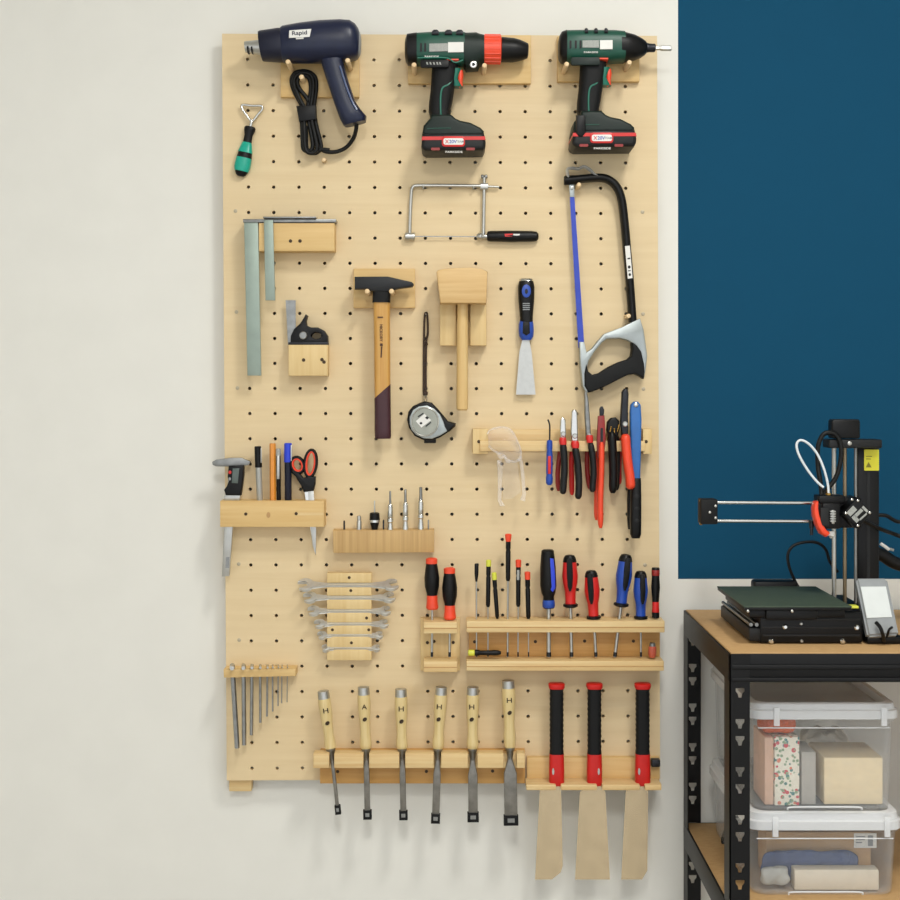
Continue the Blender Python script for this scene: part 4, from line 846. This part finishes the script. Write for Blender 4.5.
def oval(label, top, bot, mat, sh, sc_=1, ix=0, sr=1.7):
    sh_ = [(f, r*sc_) for f, r in fat]
    t, h = driver(label, top, bot, sh_, mat, sh, sr, (('dome', [(-.012, 2.6*sc_), (.0, 4.6*sc_), (.05, 6.1*sc_), (.12, 6.95*sc_), (.14, 6.2*sc_)], BLACK), ('base_ring', [(.93, 5.3*sc_), (.945, 7.4*sc_), (.985, 7.4*sc_), (1.01, 5*sc_)], BLACK)))
    u = lambda f, o: (top[0]+(bot[0]-top[0])*f+o+ix, top[1]+(bot[1]-top[1])*f)
    pts = [u(.08, -2.6*sc_), u(.06, 0), u(.08, 2.6*sc_), u(.25, 3*sc_), u(.42, 3.2*sc_), u(.6, 2.4*sc_), u(.7, .9*sc_), u(.7, -1*sc_), u(.6, -2.4*sc_), u(.42, -3*sc_), u(.25, -3*sc_)]
    t.part('inlay', MB().prism(pts, SD+4, SD+13.2*sc_, bev=.0016), BLACK if mat in (BLUE,) else RUBBER, h)
oval('red screwdriver with black oval inlay, taller of two', (569.6, 555.4), (570.6, 607), RED, (571.6, 657), 1, 0)
oval('shorter red screwdriver with black oval inlay', (591, 570.8), (593.8, 618.8), RED, (596, 657), .97, -1.2, 1.5)
oval('leaning blue screwdriver with black inlay, taller of two', (626, 554.8), (621, 606.2), BLUE, (614.8, 657), 1.02, 2.6)
oval('shorter upright blue screwdriver with black inlay', (640.6, 571.4), (640.8, 619), BLUE, (641, 657), .92, 2.2, 1)
driver('slim red and black screwdriver at right end of rack', (655.6, 567.6), (655.6, 617.6), [(0, 3.4), (.02, 4), (.2, 3.9), (.4, 4.5), (.6, 3.6), (.75, 3.1), (.9, 3.8), (1, 3.6)], BLACK, None, 1, (('cap', [(.03, 3.6), (.05, 4.15), (.15, 4.1), (.17, 3.6)], DRED), ('collar', [(.66, 3.2), (.7, 3.45), (.8, 3.5), (.88, 3.9), (.9, 3.5)], RED)))
t = T('precision_screwdriver', 'black precision screwdriver with yellow cap lying on the rack', 'screwdriver', P(484, 656, B))
d = 66
h = t.part('handle', MB().pl((468, 652.8), (501, 652.8), d, [(6, 2), (7, 3), (11, 3), (12, 2.4), (22, 2.5), (26, 2.9), (30, 2.7), (33, 1.6)], 16), BLACK)
t.part('cap', MB().pl((468, 652.8), (501, 652.8), d, [(0, 2.2), (.8, 3.1), (6, 3.1), (6.8, 2.4)], 16), YELLOW, h)
t = T('bit_capsule', 'small red capsule with grey top standing on the lower rack bar', 'capsule', P(652, 658, B))
t.part('body', MB().pl((652.4, 646), (652.2, 657.4), d, [(0, 3), (1, 4), (6, 4.2), (9, 3.8), (11.4, 3)], 18), M('pinkish red plastic', '#b8553f', .3))
t.part('cap', MB().pl((652.4, 642.6), (652.3, 657.4), d, [(0, 2), (.6, 2.8), (3.8, 3.2), (4, 2)], 18), GREYSTEEL)

# ------------------------------------------------------------------ chisels
t = T('chisel_rack', 'long wooden rail holding six wood-handled chisels', 'tool rack', P(420, 783, B))
t.part('back_plate', MB().pbox(320, 750, 525, 783.6, BT, 42), BOUNCEW)
rl = MB().pbox(313.2, 753.6, 525, 768.2, 42, 57, .001); xs = 313.2
for gx, gw in ((331.6, 2.5), (366.2, 2.9), (402.2, 3), (437.5, 3.7), (472.7, 4.8), (510.2, 6.6)):      # open notches the blades hang in
    rl.pbox(xs, 753.6, gx-gw, 768.2, 56, 78, .001); xs = gx+gw
rl.pbox(xs, 753.6, 525, 768.2, 56, 78, .001); t.part('rail', rl, RAIL)
for x, y in ((337.6, 771.6), (426.4, 771.4), (492.6, 771)):
    p = P(x, y, 42); t.part('screw', MB().lathe(p, p+Vector((0, -.001, 0)), [(-.0005, .0026), (.0005, .0026)], 10), HOLEDARK)
CH = [('narrowest chisel, leaning, at left end of chisel rail', (323, 690), (330.8, 749), (338, 814), 3.4, 5.6, 8),
      ('second chisel from left, with a thin straight blade', (363.4, 686), (366, 749), (367.4, 819), 5.6, 8.4, 8),
      ('third chisel from left, blade slimmest in the middle', (400.8, 688), (402, 749), (403.4, 819.6), 6, 8.4, 8),
      ('fourth chisel from left, leaning slightly the other way', (441.4, 686), (438, 749), (435.4, 823), 7.4, 9, 8.4),
      ('fifth chisel from left, broad blade, beside the widest one', (472.8, 686), (472.6, 749), (473.2, 821.6), 9.4, 11.4, 8.4),
      ('widest chisel at right end of chisel rail, standing tallest', (508.2, 679.4), (510, 748), (511.2, 825), 13, 14.6, 9)]
d = 62
for i, (lab, tp, bt, tip, bw, tw, th) in enumerate(CH):
    t = T('chisel', lab, 'chisel', P(*tip, B), 'chisels on the rail')
    L = math.hypot(bt[0]-tp[0], bt[1]-tp[1]); big = 1.06 if i == 5 else 1
    h = t.part('handle', MB().pl(tp, bt, d, [(1, 4.6), (6, 5.4*big), (9, 6.2*big), (14, 6.5*big), (24, 6.2*big), (36, 5.2*big), (46, 5*big), (54, 5.7*big), (58, 6*big), (L-1.4, 5.4), (L, 4)], 22), CHISW)
    t.part('hoop', MB().pl(tp, bt, d, [(.6, 4.8), (1, 5.7*big), (8.4, 6.1*big), (8.9, 5.6*big)], 22), STEEL, h)
    ax = (Vector(bt)-Vector(tp)).normalized(); pn = Vector((-ax.y, ax.x))
    u = lambda s, o: tuple(Vector(tp)+ax*s+pn*o)
    sx = (-1 if i in (3, 4) else .6 if i == 5 else 0)
    rot = -math.atan2(ax.x, ax.y)*-1
    s1 = u(21, -sx); t.text('H' if i != 1 else 'A', s1[0], s1[1], 4.8, d+9.9*big, BURN, h, math.atan2(ax.x, ax.y), 'stamp', wpx=5.2)
    s2 = u(33.6, -sx); t.part('stamp', MB().prism([(s2[0]+a*1, s2[1]+b_) for a, b_ in ell(0, 0, 2.4, 1.9, 12, rot=-.7)], d+5, d+9.2*big), BURN, h)
    t.part('ferrule', MB().pl(bt, tip, d, [(-3, 4.6), (-2, 5), (2, 4.4), (3, 3.6), (11, 2.4)], 18), GREYSTEEL)
    ax = (Vector(tip)-Vector(bt)).normalized(); pn = Vector((-ax.y, ax.x)); Lb = math.hypot(tip[0]-bt[0], tip[1]-bt[1])
    v = lambda s, o: tuple(Vector(bt)+ax*s+pn*o)
    nk = min(2.6, bw/2)
    t.part('blade', MB().prism([v(4, 2.6), v(12, nk), v(18, max(nk, bw*.32)), v(26, bw/2), v(Lb, bw/2), v(Lb, -bw/2), v(26, -bw/2), v(18, -max(nk, bw*.32)), v(12, -nk), v(4, -2.6)], d-3, d+3, bev=.0014), CHISEL)
    eg = t.part('edge_guard', MB().prism([v(Lb-th, tw/2), v(Lb+1, tw/2), v(Lb+1, -tw/2), v(Lb-th, -tw/2)], d-5, d+5, bev=.0012), RUBBER, label='black cap over the cutting edge')
    t.part('cap_pale_square', MB().prism([v(Lb-th*.72, tw*.24), v(Lb-th*.26, tw*.24), v(Lb-th*.26, -tw*.24), v(Lb-th*.72, -tw*.24)], d+4.6, d+5.2), GREYSTEEL, eg)  # lighter grey rectangle on the black cap

# ------------------------------------------------------------------ Japanese saws
t = T('saw_rack', 'wooden ledge carrying three red and black pull saws', 'tool rack', P(593, 790, B))
t.part('back_plate', MB().pbox(527, 757.6, 659.6, 786, BT, 42), PLATE)
for x0, x1 in ((526.4, 556), (561, 597), (602.4, 640), (645, 661.6)):
    t.part('ledge', MB().pbox(x0, 785, x1, 790.4, 42, 80, .0012), RAIL)
t.part('ledge_back', MB().pbox(526.4, 784, 661.6, 789, 42, 56, .001), RAIL)
t.part('stop_clip', MB().pbox(651.6, 759.8, 660.4, 767.4, 40, 54, .002), DARKSTEEL)
for lab, x, bl in (('pull saw with angled narrow blade, left on the ledge', 556.6, [(548, 786), (560.6, 786), (561.4, 800), (562.8, 866), (560.6, 872.6), (551.6, 879.6), (535, 879.6), (539.6, 792), (541, 788)]),
                   ('pull saw with the widest flared blade, middle of the ledge', 594.4, [(588, 786), (600.6, 786), (605.4, 792), (610, 879.6), (575, 879.6), (579.8, 792)]),
                   ('pull saw with reflection-tinted blade and clipped corner, right on the ledge', 642.6, [(636, 786), (648.4, 786), (648.2, 792), (647.4, 870.6), (642, 879.6), (621.2, 879.6), (625.6, 792), (628, 788)])):
    t = T('pull_saw', lab, 'saw', P(x, 880, B), 'pull saws on the ledge')
    d = 62; c = .4 if x > 640 else 0
    t.part('blade', MB().prism(bl, d-.5, d+.5), SAWBLADE)
    t.part('grip', MB().silh([(x-7.2+c, 686, x+7.2-c, 686, 9.6)]+[(x-7+k_*.5, 688.6+i*2.6, x+7-k_*.5, 688.6+i*2.6, 9.9-k_*.7) for i in range(25) for k_ in ((i % 2),)]+[(x-7, 753.8, x+7, 753.8, 9.6)], d, 3, 22), RUBBER)
    t.part('lower_grip', MB().silh([(x-7.2, 753.4, x+7.2, 753.4, 10), (x-7.6, 770, x+7.6, 770, 10.4), (x-7.6, 782.4, x+7.6, 782.4, 10), (x-6.6, 784.8, x+6.6, 784.8, 8.6)], d, 3.4, 22), SAWRED)
    t.part('end_cap', MB().silh([(x-7.2, 683, x+7.2, 683, 8.4), (x-8.2, 683.8, x+8.2, 683.8, 11), (x-8.2, 686.4, x+8.2, 686.4, 11.4), (x-7.4, 688.4, x+7.4, 688.4, 10.2)], d, 3, 22), SAWRED)
    ex = x-3.4 if x < 580 else (x+4.4 if x < 620 else x-3.4)
    t.part('blade_screw', MB().prism(ell(ex, 771.6, 1.1, 3.4, 14), d+8, d+11), STEEL)
# ------------------------------------------------------------------ shelving unit
X0, X1, YFR, YBK, ZT, ZL = .3705, 1.12, -.386, -.02, .9445, .6085
t = T('shelving_unit', 'black metal shelving unit with brown boards at right edge', 'shelving unit', (X0, YFR, 0))
def pxd(x, d): return HX+x/K(d)
def pyd(z, d): return HY+(CZ-z)/K(d)
def keyhole(cx, cy, s):
    return [(cx-4.2*s, cy-4.6*s), (cx+4.2*s, cy-4.6*s), (cx+4.2*s, cy-1.4*s), (cx+2.2*s, cy+1*s), (cx+1.5*s, cy+4.6*s), (cx-1.5*s, cy+4.6*s), (cx-2.2*s, cy+1*s), (cx-4.2*s, cy-1.4*s)]
def post(x, sx, dfl, dside, holes, s):
    """angle post: slotted flange on the plane dfl, plain flange running along y"""
    a, c = sorted((pxd(x, dfl), pxd(x+sx*.027, dfl)))
    m = MB().prism([(a, pyd(ZT, dfl)), (c, pyd(ZT, dfl)), (c, pyd(0, dfl)), (a, pyd(0, dfl))], dfl-1.8, dfl, holes=[keyhole((a+c)/2+.4, y, s) for y in holes])
    y0, y1 = sorted((-dfl*.001, -dside*.001))
    m.box(min(x, x+sx*.0018), max(x, x+sx*.0018), y0, y1, 0, ZT, 0)
    return t.part('post', m, PANELBLK)
post(X0, 1, 386, 350, [y for k in range(5) for y in (693+48*k-17, 693+48*k)][1:], 1.05)
post(X0, 1, 21.8, 56, [y for k in range(7) for y in (641.7+39.6*k-13.2, 641.7+39.6*k)][1:], .9)
post(X1, -1, 386, 350, [], 1); post(X1, -1, 21.8, 56, [], 1)
for z, hh in ((ZT, .037), (ZL, .037)):
    t.part('front_beam', MB().box(X0+.003, X1-.003, YFR+.002, YFR+.004, z-hh, z, .0004).box(X0+.003, X1-.003, YFR-.001, YFR+.003, z-hh, z-hh+.006, .001).box(X0+.003, X1-.003, YFR-.0012, YFR+.003, z-.021, z-.014, .0015).box(X0+.003, X1-.003, YFR+.003, YFR+.02, z-.013, z-.0115), PANELBLK)
    t.part('rear_beam', MB().box(X0+.003, X1-.003, YBK-.004, YBK-.002, z-hh, z, .0004), PANELBLK)
    for x in (X0+.0005, X1-.004): t.part('side_beam', MB().box(x-(.0012 if x < .5 else 0), x+.0025, YFR+.004, YBK-.003, z-hh, z-.0006, .0008), PANELBLK)
    t.part('shelf_board', MB().box(X0+.0028, X1-.0028, YFR+.0042, YBK-.0042, z-.0105, z-.0002 if z < .9 else z+.0016, .0006), MDF)
p = (.43, -.1, ZL); one('loose_cable', 'short black cable loop behind the boxes on lower shelf', 'cable', MB().ptube([(741, 815, 130), (733, 819, 126), (726, 829, 124), (723, 843, 124), (735, 850, 128), (760, 852, 120)], 126, 1.6, 8), CORDM, p)

# ------------------------------------------------------------------ storage boxes
def rr(x0, x1, y0, y1, z, r, n=5):
    o = []
    for cx, cy, a in ((x1-r, y0+r, -90), (x1-r, y1-r, 0), (x0+r, y1-r, 90), (x0+r, y0+r, 180)):
        for k in range(n+1):
            th = math.radians(a+90*k/n); o.append(Vector((cx+r*math.cos(th), cy+r*math.sin(th), z)))
    return o
def tub(x0, x1, y0, y1, z0, z1, tp, r=.018, w=.0018):
    R = lambda e, z, k: rr(x0+tp*(1-k)+e, x1-tp*(1-k)-e, y0+tp*(1-k)+e, y1-tp*(1-k)-e, z, r)
    m = MB(); m.rings([R(.003, z0, 0), R(.001, z0+.002, .02), R(0, z0+.005, .04), R(0, z1-.012, .94), R(-.003, z1-.011, .95), R(-.003, z1, 1), R(w, z1, 1), R(w, z0+.006, .04), R(w+.003, z0+w, 0)])
    return m
def storage(label, x0, x1, y0, y1, z0, z1, zl):
    t = T('storage_box', label, 'storage box', ((x0+x1)/2, y0, z0), 'clear storage boxes')
    t.part('tub', tub(x0, x1, y0, y1, z0, zl+.004, .004), BOXM)
    l = MB(); R = lambda e, z: rr(x0+e, x1-e, y0+e, y1-e, z, .018)
    l.rings([R(-.0042, zl-.004), R(-.0052, zl-.003), R(-.0052, zl+.008), R(-.0025, zl+.0095), R(-.001, z1-.001), R(.001, z1), R(.008, z1), R(.01, z1-.006), R(.0105, z1-.0105), R(.003, z1-.0105), R(-.0032, zl+.006), R(-.0036, zl-.004)])
    t.part('lid', l, LIDM)
    lpn = MB(); lpn.rings([R(.0107, z1-.0088), R(.0107, z1-.0102)]); t.part('lid_panel', lpn, BOXM)
    for x in (x0+.032, x1-.018): t.part('clip', MB().box(x-.004, x+.004, y0-.0085, y0-.0055, zl-.012, z1-.004, .001), LIDM)
    m = MB(); hx = (x0+x1)/2
    m.tube(spline([Vector((hx-.05, y0-.004, z0+.004)), Vector((hx-.045, y0-.006, z0+.008)), Vector((hx, y0-.0065, z0+.0085)), Vector((hx+.045, y0-.006, z0+.008)), Vector((hx+.05, y0-.004, z0+.004))], 5), .0012, 8)
    t.part('hand_grip', m, LIDM)
    m = MB(); m.tube([Vector((x0+.008, y0-.0006, zl-.016)), Vector((x1-.008, y0-.0006, zl-.016))], .0009, 8); t.part('rib', m, LIDM)
    return t
BX0, BX1 = .409, .604
storage('upper clear storage box with floral box and pale block inside', BX0, BX1, -.345, -.06, .7232, .870, .853)
storage('lower clear storage box with cardboard and blue cloth inside', BX0-.002, BX1+.004, -.346, -.06, ZL+.0004, .7226, .7035)
def pk(name, label, cat, x0, y0, x1, d0, d1, zb, mat, bev=.0015, extra=None, top=None):
    a = P(x0, y0, d1); c = P(x1, y0, d1); m = MB().box(a.x, c.x, -d1*.001, -d0*.001, zb, a.z, bev)
    if extra:
        tt = T(name, label, cat, ((a.x+c.x)/2, -d1*.001, zb)); tt.part('body', m, mat); return tt
    return one(name, label, cat, m, mat, ((a.x+c.x)/2, -d1*.001, zb))
Z1 = .7257; Z2 = ZL+.0030
pk('card_box', 'narrow white box printed with flowers inside the upper clear box', 'box', 774.6, 737, 799.6, 270, 326, Z1, FLOR)
pk('notebook', 'peach notebook standing left of the floral box', 'notebook', 764.6, 737.4, 773.8, 250, 322, Z1, PEACH)
pk('card_box', 'slim light grey box right of the floral box', 'box', 801.4, 752, 816, 262, 322, Z1, GREYBOX)
pk('wooden_block', 'plain pale tan block at right inside the upper clear box', 'block', 824, 757.5, 883, 235, 321, Z1, TANBOX, .002)
def lump(name, label, cat, x0, y0, x1, d0, d1, zb, mat, amp=.006, sq=3.5, seed=1):
    a = P(x0, y0, d1); c = P(x1, y0, d1); rn = random.Random(seed)
    b = bmesh.new(); bmesh.ops.create_icosphere(b, subdivisions=4, radius=1); cx, cy, cz = (a.x+c.x)/2, -(d0+d1)*.0005, (zb+a.z)/2; hx, hy, hz = (c.x-a.x)/2-amp, (d1-d0)*.0005-amp, (a.z-zb)/2-amp
    from mathutils import noise
    for v in b.verts:
        n_ = v.co.normalized(); k = (abs(n_.x)**sq+abs(n_.y)**sq+abs(n_.z)**sq)**(-1/sq)
        o = Vector((cx+n_.x*k*hx, cy+n_.y*k*hy, cz+n_.z*k*hz)); w_ = noise.noise(o*55+Vector((seed*7, 0, 0)))+.5*noise.noise(o*140)
        v.co = o+n_*amp*max(-1, min(1, w_))
    m = MB(); m.add(b); return one(name, label, cat, m, mat, (cx, cy, zb))
lump('mesh_bag', 'orange mesh bag lying on the floral box and peach notebook', 'bag', 762, 715, 799, 272, 324, P(0, 736.6, 326).z, TERRA, .002, 5, 3)
lump('plastic_bag', 'crumpled grey bag behind the tan block in upper box', 'bag', 803, 731, 862, 140, 232, Z1, BAGM, .008, 3.5, 5)
t = pk('cardboard_box', 'brown cardboard box with white label in lower clear box', 'box', 766, 832, 871, 232, 284, Z2, KRAFT, .0015, True)
t.part('label', MB().pbox(854, 833.4, 876.6, 848, 283.5, 284.6, 0), WHITE)
t.part('label_print', (lambda m: [m.pbox(*q_, 284.4, 284.9, 0) for q_ in ((868, 835.5, 873, 846), (856, 836, 865, 837.2), (856, 839, 865, 840.2), (856, 842, 862, 843.2))] and m)(MB()), GREYP)
lump('folded_cloth', 'folded blue cloth in the lower clear box', 'cloth', 760, 850, 863, 287, 306, Z2, DENIM, .004, 5, 8)
pk('card_box', 'flat cream box at front of the lower clear box', 'box', 794.6, 870, 879, 309, 330, Z2, CREAM)
lump('plastic_bag', 'pale grey bag left of the cream box in lower box', 'bag', 759.6, 866, 792.6, 309, 330, Z2, M('pale grey bag', '#b5b6b0', .5, var=.08, bump=.3), .004, 4, 11)

# ------------------------------------------------------------------ 3D printer
t = T('desktop_printer', 'small black desktop 3D printer with green bed on the shelving unit', '3D printer', (.5, -.2, ZT))
ZB = ZT+.0016
a, c = P(760, 612, 323), P(863, 645, 323)
base = t.part('base', MB().box(a.x, c.x, -.323, -.12, ZB+.0015, a.z, .003).box(a.x+.01, c.x+.03, -.25, -.12, ZB+.001, a.z-.006, .003), BLACK)
for z in (ZB+.012, ZB+.023, ZB+.034): t.part('groove', MB().box(a.x+.004, c.x-.004, -.3243, -.322, z-.0014, z+.0014, .0005), CHAR, base)
for x, y in ((785, 626.7), (856.6, 627.4), (771, 641), (842.4, 641)):
    p = P(x, y, 323); t.part('screw', MB().lathe(p, p+Vector((0, -.004, 0)), [(-.001, .0037), (.002, .0037), (.0036, .0022)], 14), CHROME, base)
for x, y in ((801, 623.6), (801.6, 641)):
    p = P(x, y, 323); t.part('screw', MB().lathe(p, p+Vector((0, -.003, 0)), [(-.001, .0022), (.0015, .0022), (.0024, .0014)], 12), STEEL, base)
for x in (.4135, .4215): t.part('guide_rod', MB().lathe(Vector((x, -.318, ZB+.026)), Vector((x, -.12, ZB+.026)), [(0, .0026), (.198, .0026)], 10), GREYSTEEL)
t.part('side_rail', MB().box(.410, .426, -.322, -.12, ZB+.004, ZB+.022, .002), CHAR)
t.part('bed_carriage', MB().box(.408, .54, -.33, -.165, .9835, .9955, .002).box(.43, .50, -.338, -.32, .982, .996, .002), BLACK)
t.part('print_bed', MB().box(.399, .545, -.342, -.152, .9955, .9995, .0008), BLACK)
t.part('print_sheet', MB().box(.3985, .5455, -.3425, -.1515, .9995, 1.0012, .0004), BEDM)
t.part('sheet_tab', MB().box(.5455, .556, -.337, -.322, .9975, 1.0005, .0004), YELLOW)
for x in (.404, .464):
    t.part('bed_screw', MB().lathe(Vector((x, -.3425, .9945)), Vector((x, -.347, .9945)), [(0, .002), (.0012, .002), (.002, .001)], 10), STEEL)
cb = t.part('column', MB().pbox(857.7, 441, 879.4, 628.4, 182, 200, .002), BLACK)
t.part('groove', MB().pbox(867, 472, 870, 620, 199, 200.6, 0), CHAR, cb)
st = t.part('warning_sticker', MB().prism(rrect(864.2, 449.6, 879, 470.6, .8), 200, 200.7), STICKER)
t.part('sticker_marks', (lambda m: [m.prism(o, 200.5, 200.9) for o in ([(868.6, 462), (871.6, 467.4), (865.8, 467.4)], [(866, 456), (872, 456), (872, 456.8), (866, 456.8)], [(866, 458.6), (871, 458.6), (871, 459.4), (866, 459.4)])] and m)(MB()), M('sticker print', '#8b8420', .6), st)
t.part('top_bracket', MB().pbox(829.4, 439.6, 882.4, 448.2, 190, 228, .002), CHAR)
p = P(849.6, 443.4, 228); t.part('screw', MB().lathe(p, p+Vector((0, -.002, 0)), [(-.001, .003), (.001, .003), (.0016, .002)], 12), STEEL)
t.part('lift_motor', MB().pbox(832.6, 420, 860.4, 438.6, 200, 226, .0025), BLACK)
t.part('motor_cap', MB().pbox(833.2, 419.4, 859.6, 424, 201, 225, .002), CHAR)
for x, r, m_ in ((834, 2.2, STEEL), (844.8, 1.9, M('bronze screw rod', '#8f7f66', .35, .8)), (855.6, 1.6, GREYSTEEL)):
    q0, q1 = P(x, 447, 205), P(x, 622, 205); t.part('vertical_rod', MB().lathe(q0, q1, [(0, r*K(205)), ((q0-q1).length, r*K(205))], 14), m_)
for y in (502.4, 520.8):
    t.part('arm_rod', MB().pl((714, y), (822, y+.6), 236, [(0, 1.8), (108, 1.8)], 14), CHROME)
eb = t.part('arm_end', MB().pbox(701, 499.4, 717.8, 524.4, 226, 252, .0015), RUBBER)
for x, y in ((709.8, 512.4), (715.6, 506), (715.6, 518)):
    p = P(x, y, 252); t.part('screw', MB().lathe(p, p+Vector((0, -.002, 0)), [(-.001, .0019), (.001, .0019), (.0016, .001)], 10), STEEL, eb)
for y in (500.6, 523.4): t.part('screw', MB().pl((699.4, y), (702, y), 240, [(0, 1), (.6, 1.6), (2.6, 1.6)], 10), BRASS, eb)
t.part('arm_carriage', MB().pbox(838, 498, 862, 528, 190, 244, .003), BLACK)
hb = t.part('print_head', MB().pbox(822.6, 503, 841, 529, 230, 266, .003).pbox(819, 495.6, 846, 504, 232, 264, .003), BLACK)
t.part('fan_duct', MB().silh([(813.6, 501.6, 817.6, 501, 9), (811.8, 508, 817.4, 508, 10), (812.4, 516, 818.6, 515, 10), (815, 525, 821.4, 523.6, 10), (819, 533.4, 825.8, 529.6, 10), (824.6, 536.8, 829, 532.2, 8)], 262, 3, 16), REDO)
t.part('heat_sink', (lambda m: [m.pbox(830.4, y, 836, y+1.3, 240, 272, .0003) for y in (511, 513.4, 515.8, 518.2, 520.6)] and m)(MB().pbox(831.6, 510, 834.8, 524, 244, 268)), STEEL, hb)
t.part('fan', MB().prism(rrect(820.6, 508, 829, 526, 1), 266, 271, bev=.0006), CHAR, hb)
t.part('nozzle_sock', MB().pl((831, 531), (831, 538.4), 252, [(0, 4), (4.6, 4), (5, 2.6), (7.4, .8)], 16), WHITE, hb)
t.part('fitting', MB().pl((828.4, 490), (828.6, 500), 252, [(0, 1.7), (3, 1.7), (3.2, 2.8), (6.4, 2.8), (6.6, 3.4), (9.6, 3.4)], 6), BRASS, hb)
t.part('level_knob', MB().pl((811.6, 521), (811.6, 536), 240, [(0, 2.4), (7, 2.6), (7.2, 1.6), (14, 1.6)], 12), DARKSTEEL, hb)
mt = t.part('feed_motor', MB().prism([(857.8, 497.4), (872.6, 512.6), (857.6, 528.8), (842.8, 513.4)], 244, 276, bev=.002), BLACK)
t.part('motor_label', (lambda m: [m.prism(q_, 275, 277) for q_ in ([(853.2, 505.6), (857.2, 509.8), (850.4, 516.4), (846.6, 512.6)], [(851.4, 517.6), (854.4, 514.6), (859.6, 520), (856.6, 523)], [(858.4, 511), (861, 508.4), (863.4, 510.8), (856.4, 517.4), (854, 515)], [(861.8, 507.6), (863.6, 505.8), (868.6, 511), (866.8, 512.8)], [(859.4, 519), (866.4, 512.8), (867.4, 514), (860.6, 520.4)])] and m)(MB()), GREYLAB, mt)
for x, y in ((857.8, 500.6), (869.6, 512.8), (857.8, 525.6), (846, 513.2), (852, 499.6)):
    p = P(x, y, 276); t.part('screw', MB().lathe(p, p+Vector((0, -.002, 0)), [(-.001, .0019), (.001, .0019), (.0016, .001)], 10), CHROME, mt)
t.part('filament_tube', MB().ptube([(828.6, 493), (827.6, 483), (823.6, 468), (817, 453.6), (808.4, 443.6), (800.6, 440.2), (796.6, 444.6), (799, 455), (807, 469), (816, 480.6), (823.4, 487.4)], 256, 1.25, 10), PTFE)
t.part('head_cable', MB().ptube([(822, 498, 246), (820.6, 484, 240), (818, 466), (818, 447), (822.6, 435.4), (829, 432.6), (836.6, 435.6), (841, 446), (840.4, 462), (835.6, 478), (826.6, 490), (822, 498)], 232, 2.4, 10), CORDM)
t.part('bed_cable', MB().ptube([(800, 590, 140), (794, 579), (789, 566), (788, 554), (793.6, 545.6), (806, 542), (818, 543), (826, 550), (830, 562), (838, 572)], 140, 1.5, 8), CORDM)
t.part('power_cable', MB().ptube([(876, 515), (886, 515.6), (893, 519.6), (900, 522), (925, 524), (950, 560)], 168, 1.9, 8), CORDM)
t.part('motor_cable', MB().ptube([(862, 520, 250), (872, 525, 236), (882, 529.6, 220), (893, 533.6), (905, 538), (930, 545), (952, 580)], 190, 2.0, 8), CORDM)
t.part('cable_bundle', MB().ptube([(874, 552), (884, 556), (893, 562), (905, 566), (925, 570), (948, 590), (952, 612)], 150, 6.5, 12), CORDM)
t.part('connector', MB().ptube([(880.6, 543.6), (885, 546.6), (889, 549.6)], 172, 1.7, 8), WHITE)
t.part('connector_pin', MB().ptube([(890, 549), (893.6, 550.2)], 172, 1.4, 8), GREYLAB)
def qslab(cs, ds, th, bev):
    """a leaning slab: four photo corners, each at its own distance from the wall"""
    m = MB(); f = [m.bm.verts.new(P(x, y, dd)) for (x, y), dd in zip(cs, ds)]; n_ = (f[1].co-f[0].co).cross(f[2].co-f[0].co).normalized()
    if n_.y < 0: n_ = -n_
    g = [m.bm.verts.new(v.co+n_*th) for v in f]
    m.bm.faces.new(f); m.bm.faces.new(list(reversed(g)))
    for i in range(4): m.bm.faces.new((f[i], f[(i+1) % 4], g[(i+1) % 4], g[i]))
    bmesh.ops.recalc_face_normals(m.bm, faces=m.bm.faces[:])
    bmesh.ops.bevel(m.bm, geom=m.bm.edges[:], offset=bev, segments=3, affect='EDGES', clamp_overlap=True)
    return m
sp = t.part('display', qslab([(856, 578), (887.4, 577.8), (899.4, 634.4), (868, 636.4)], (296, 296, 334, 334), .014, .003), GREYP)
t.part('screen', qslab([(860.8, 586.6), (886, 586.4), (892.2, 617), (866.8, 618)], (303, 303, 323.6, 324), .002, .0003), SCREENM, sp)
t.part('display_stand', MB().box(P(866, 640, 320).x, P(902, 640, 320).x, -.326, -.24, ZB+.001, ZB+.011, .002), BLACK, sp)
t.part('usb_stick', MB().ptube([(876, 622.4, 334), (880, 627, 340), (882.6, 634, 340), (884, 641, 330)], 336, 1.9, 8), BLACK, sp)
t.part('usb_stick', MB().ptube([(892, 627.4, 336), (889, 630, 341), (887, 637, 334)], 338, 1.3, 8), BLACK, sp)
bl = MB(); bl.box(.455, .52, -.15, -.12, ZB+.03, ZB+.062, .004); t.part('rear_bracket', bl, BLACK)

# ------------------------------------------------------------------ camera and view
cam = bpy.data.cameras.new('camera'); co = bpy.data.objects.new('camera', cam); COL.objects.link(co)
co.location = (0, -D, CZ); co.rotation_euler = (math.pi/2, 0, 0)
cam.sensor_fit = 'HORIZONTAL'; cam.sensor_width = 36; cam.lens = F/900*36; cam.shift_y = -(450-HY)/900; cam.clip_start = .05
sc.camera = co
vs = sc.view_settings; vs.view_transform = 'Standard'; vs.look = 'None'; vs.exposure = -.09; vs.gamma = 1; vs.use_curve_mapping = False
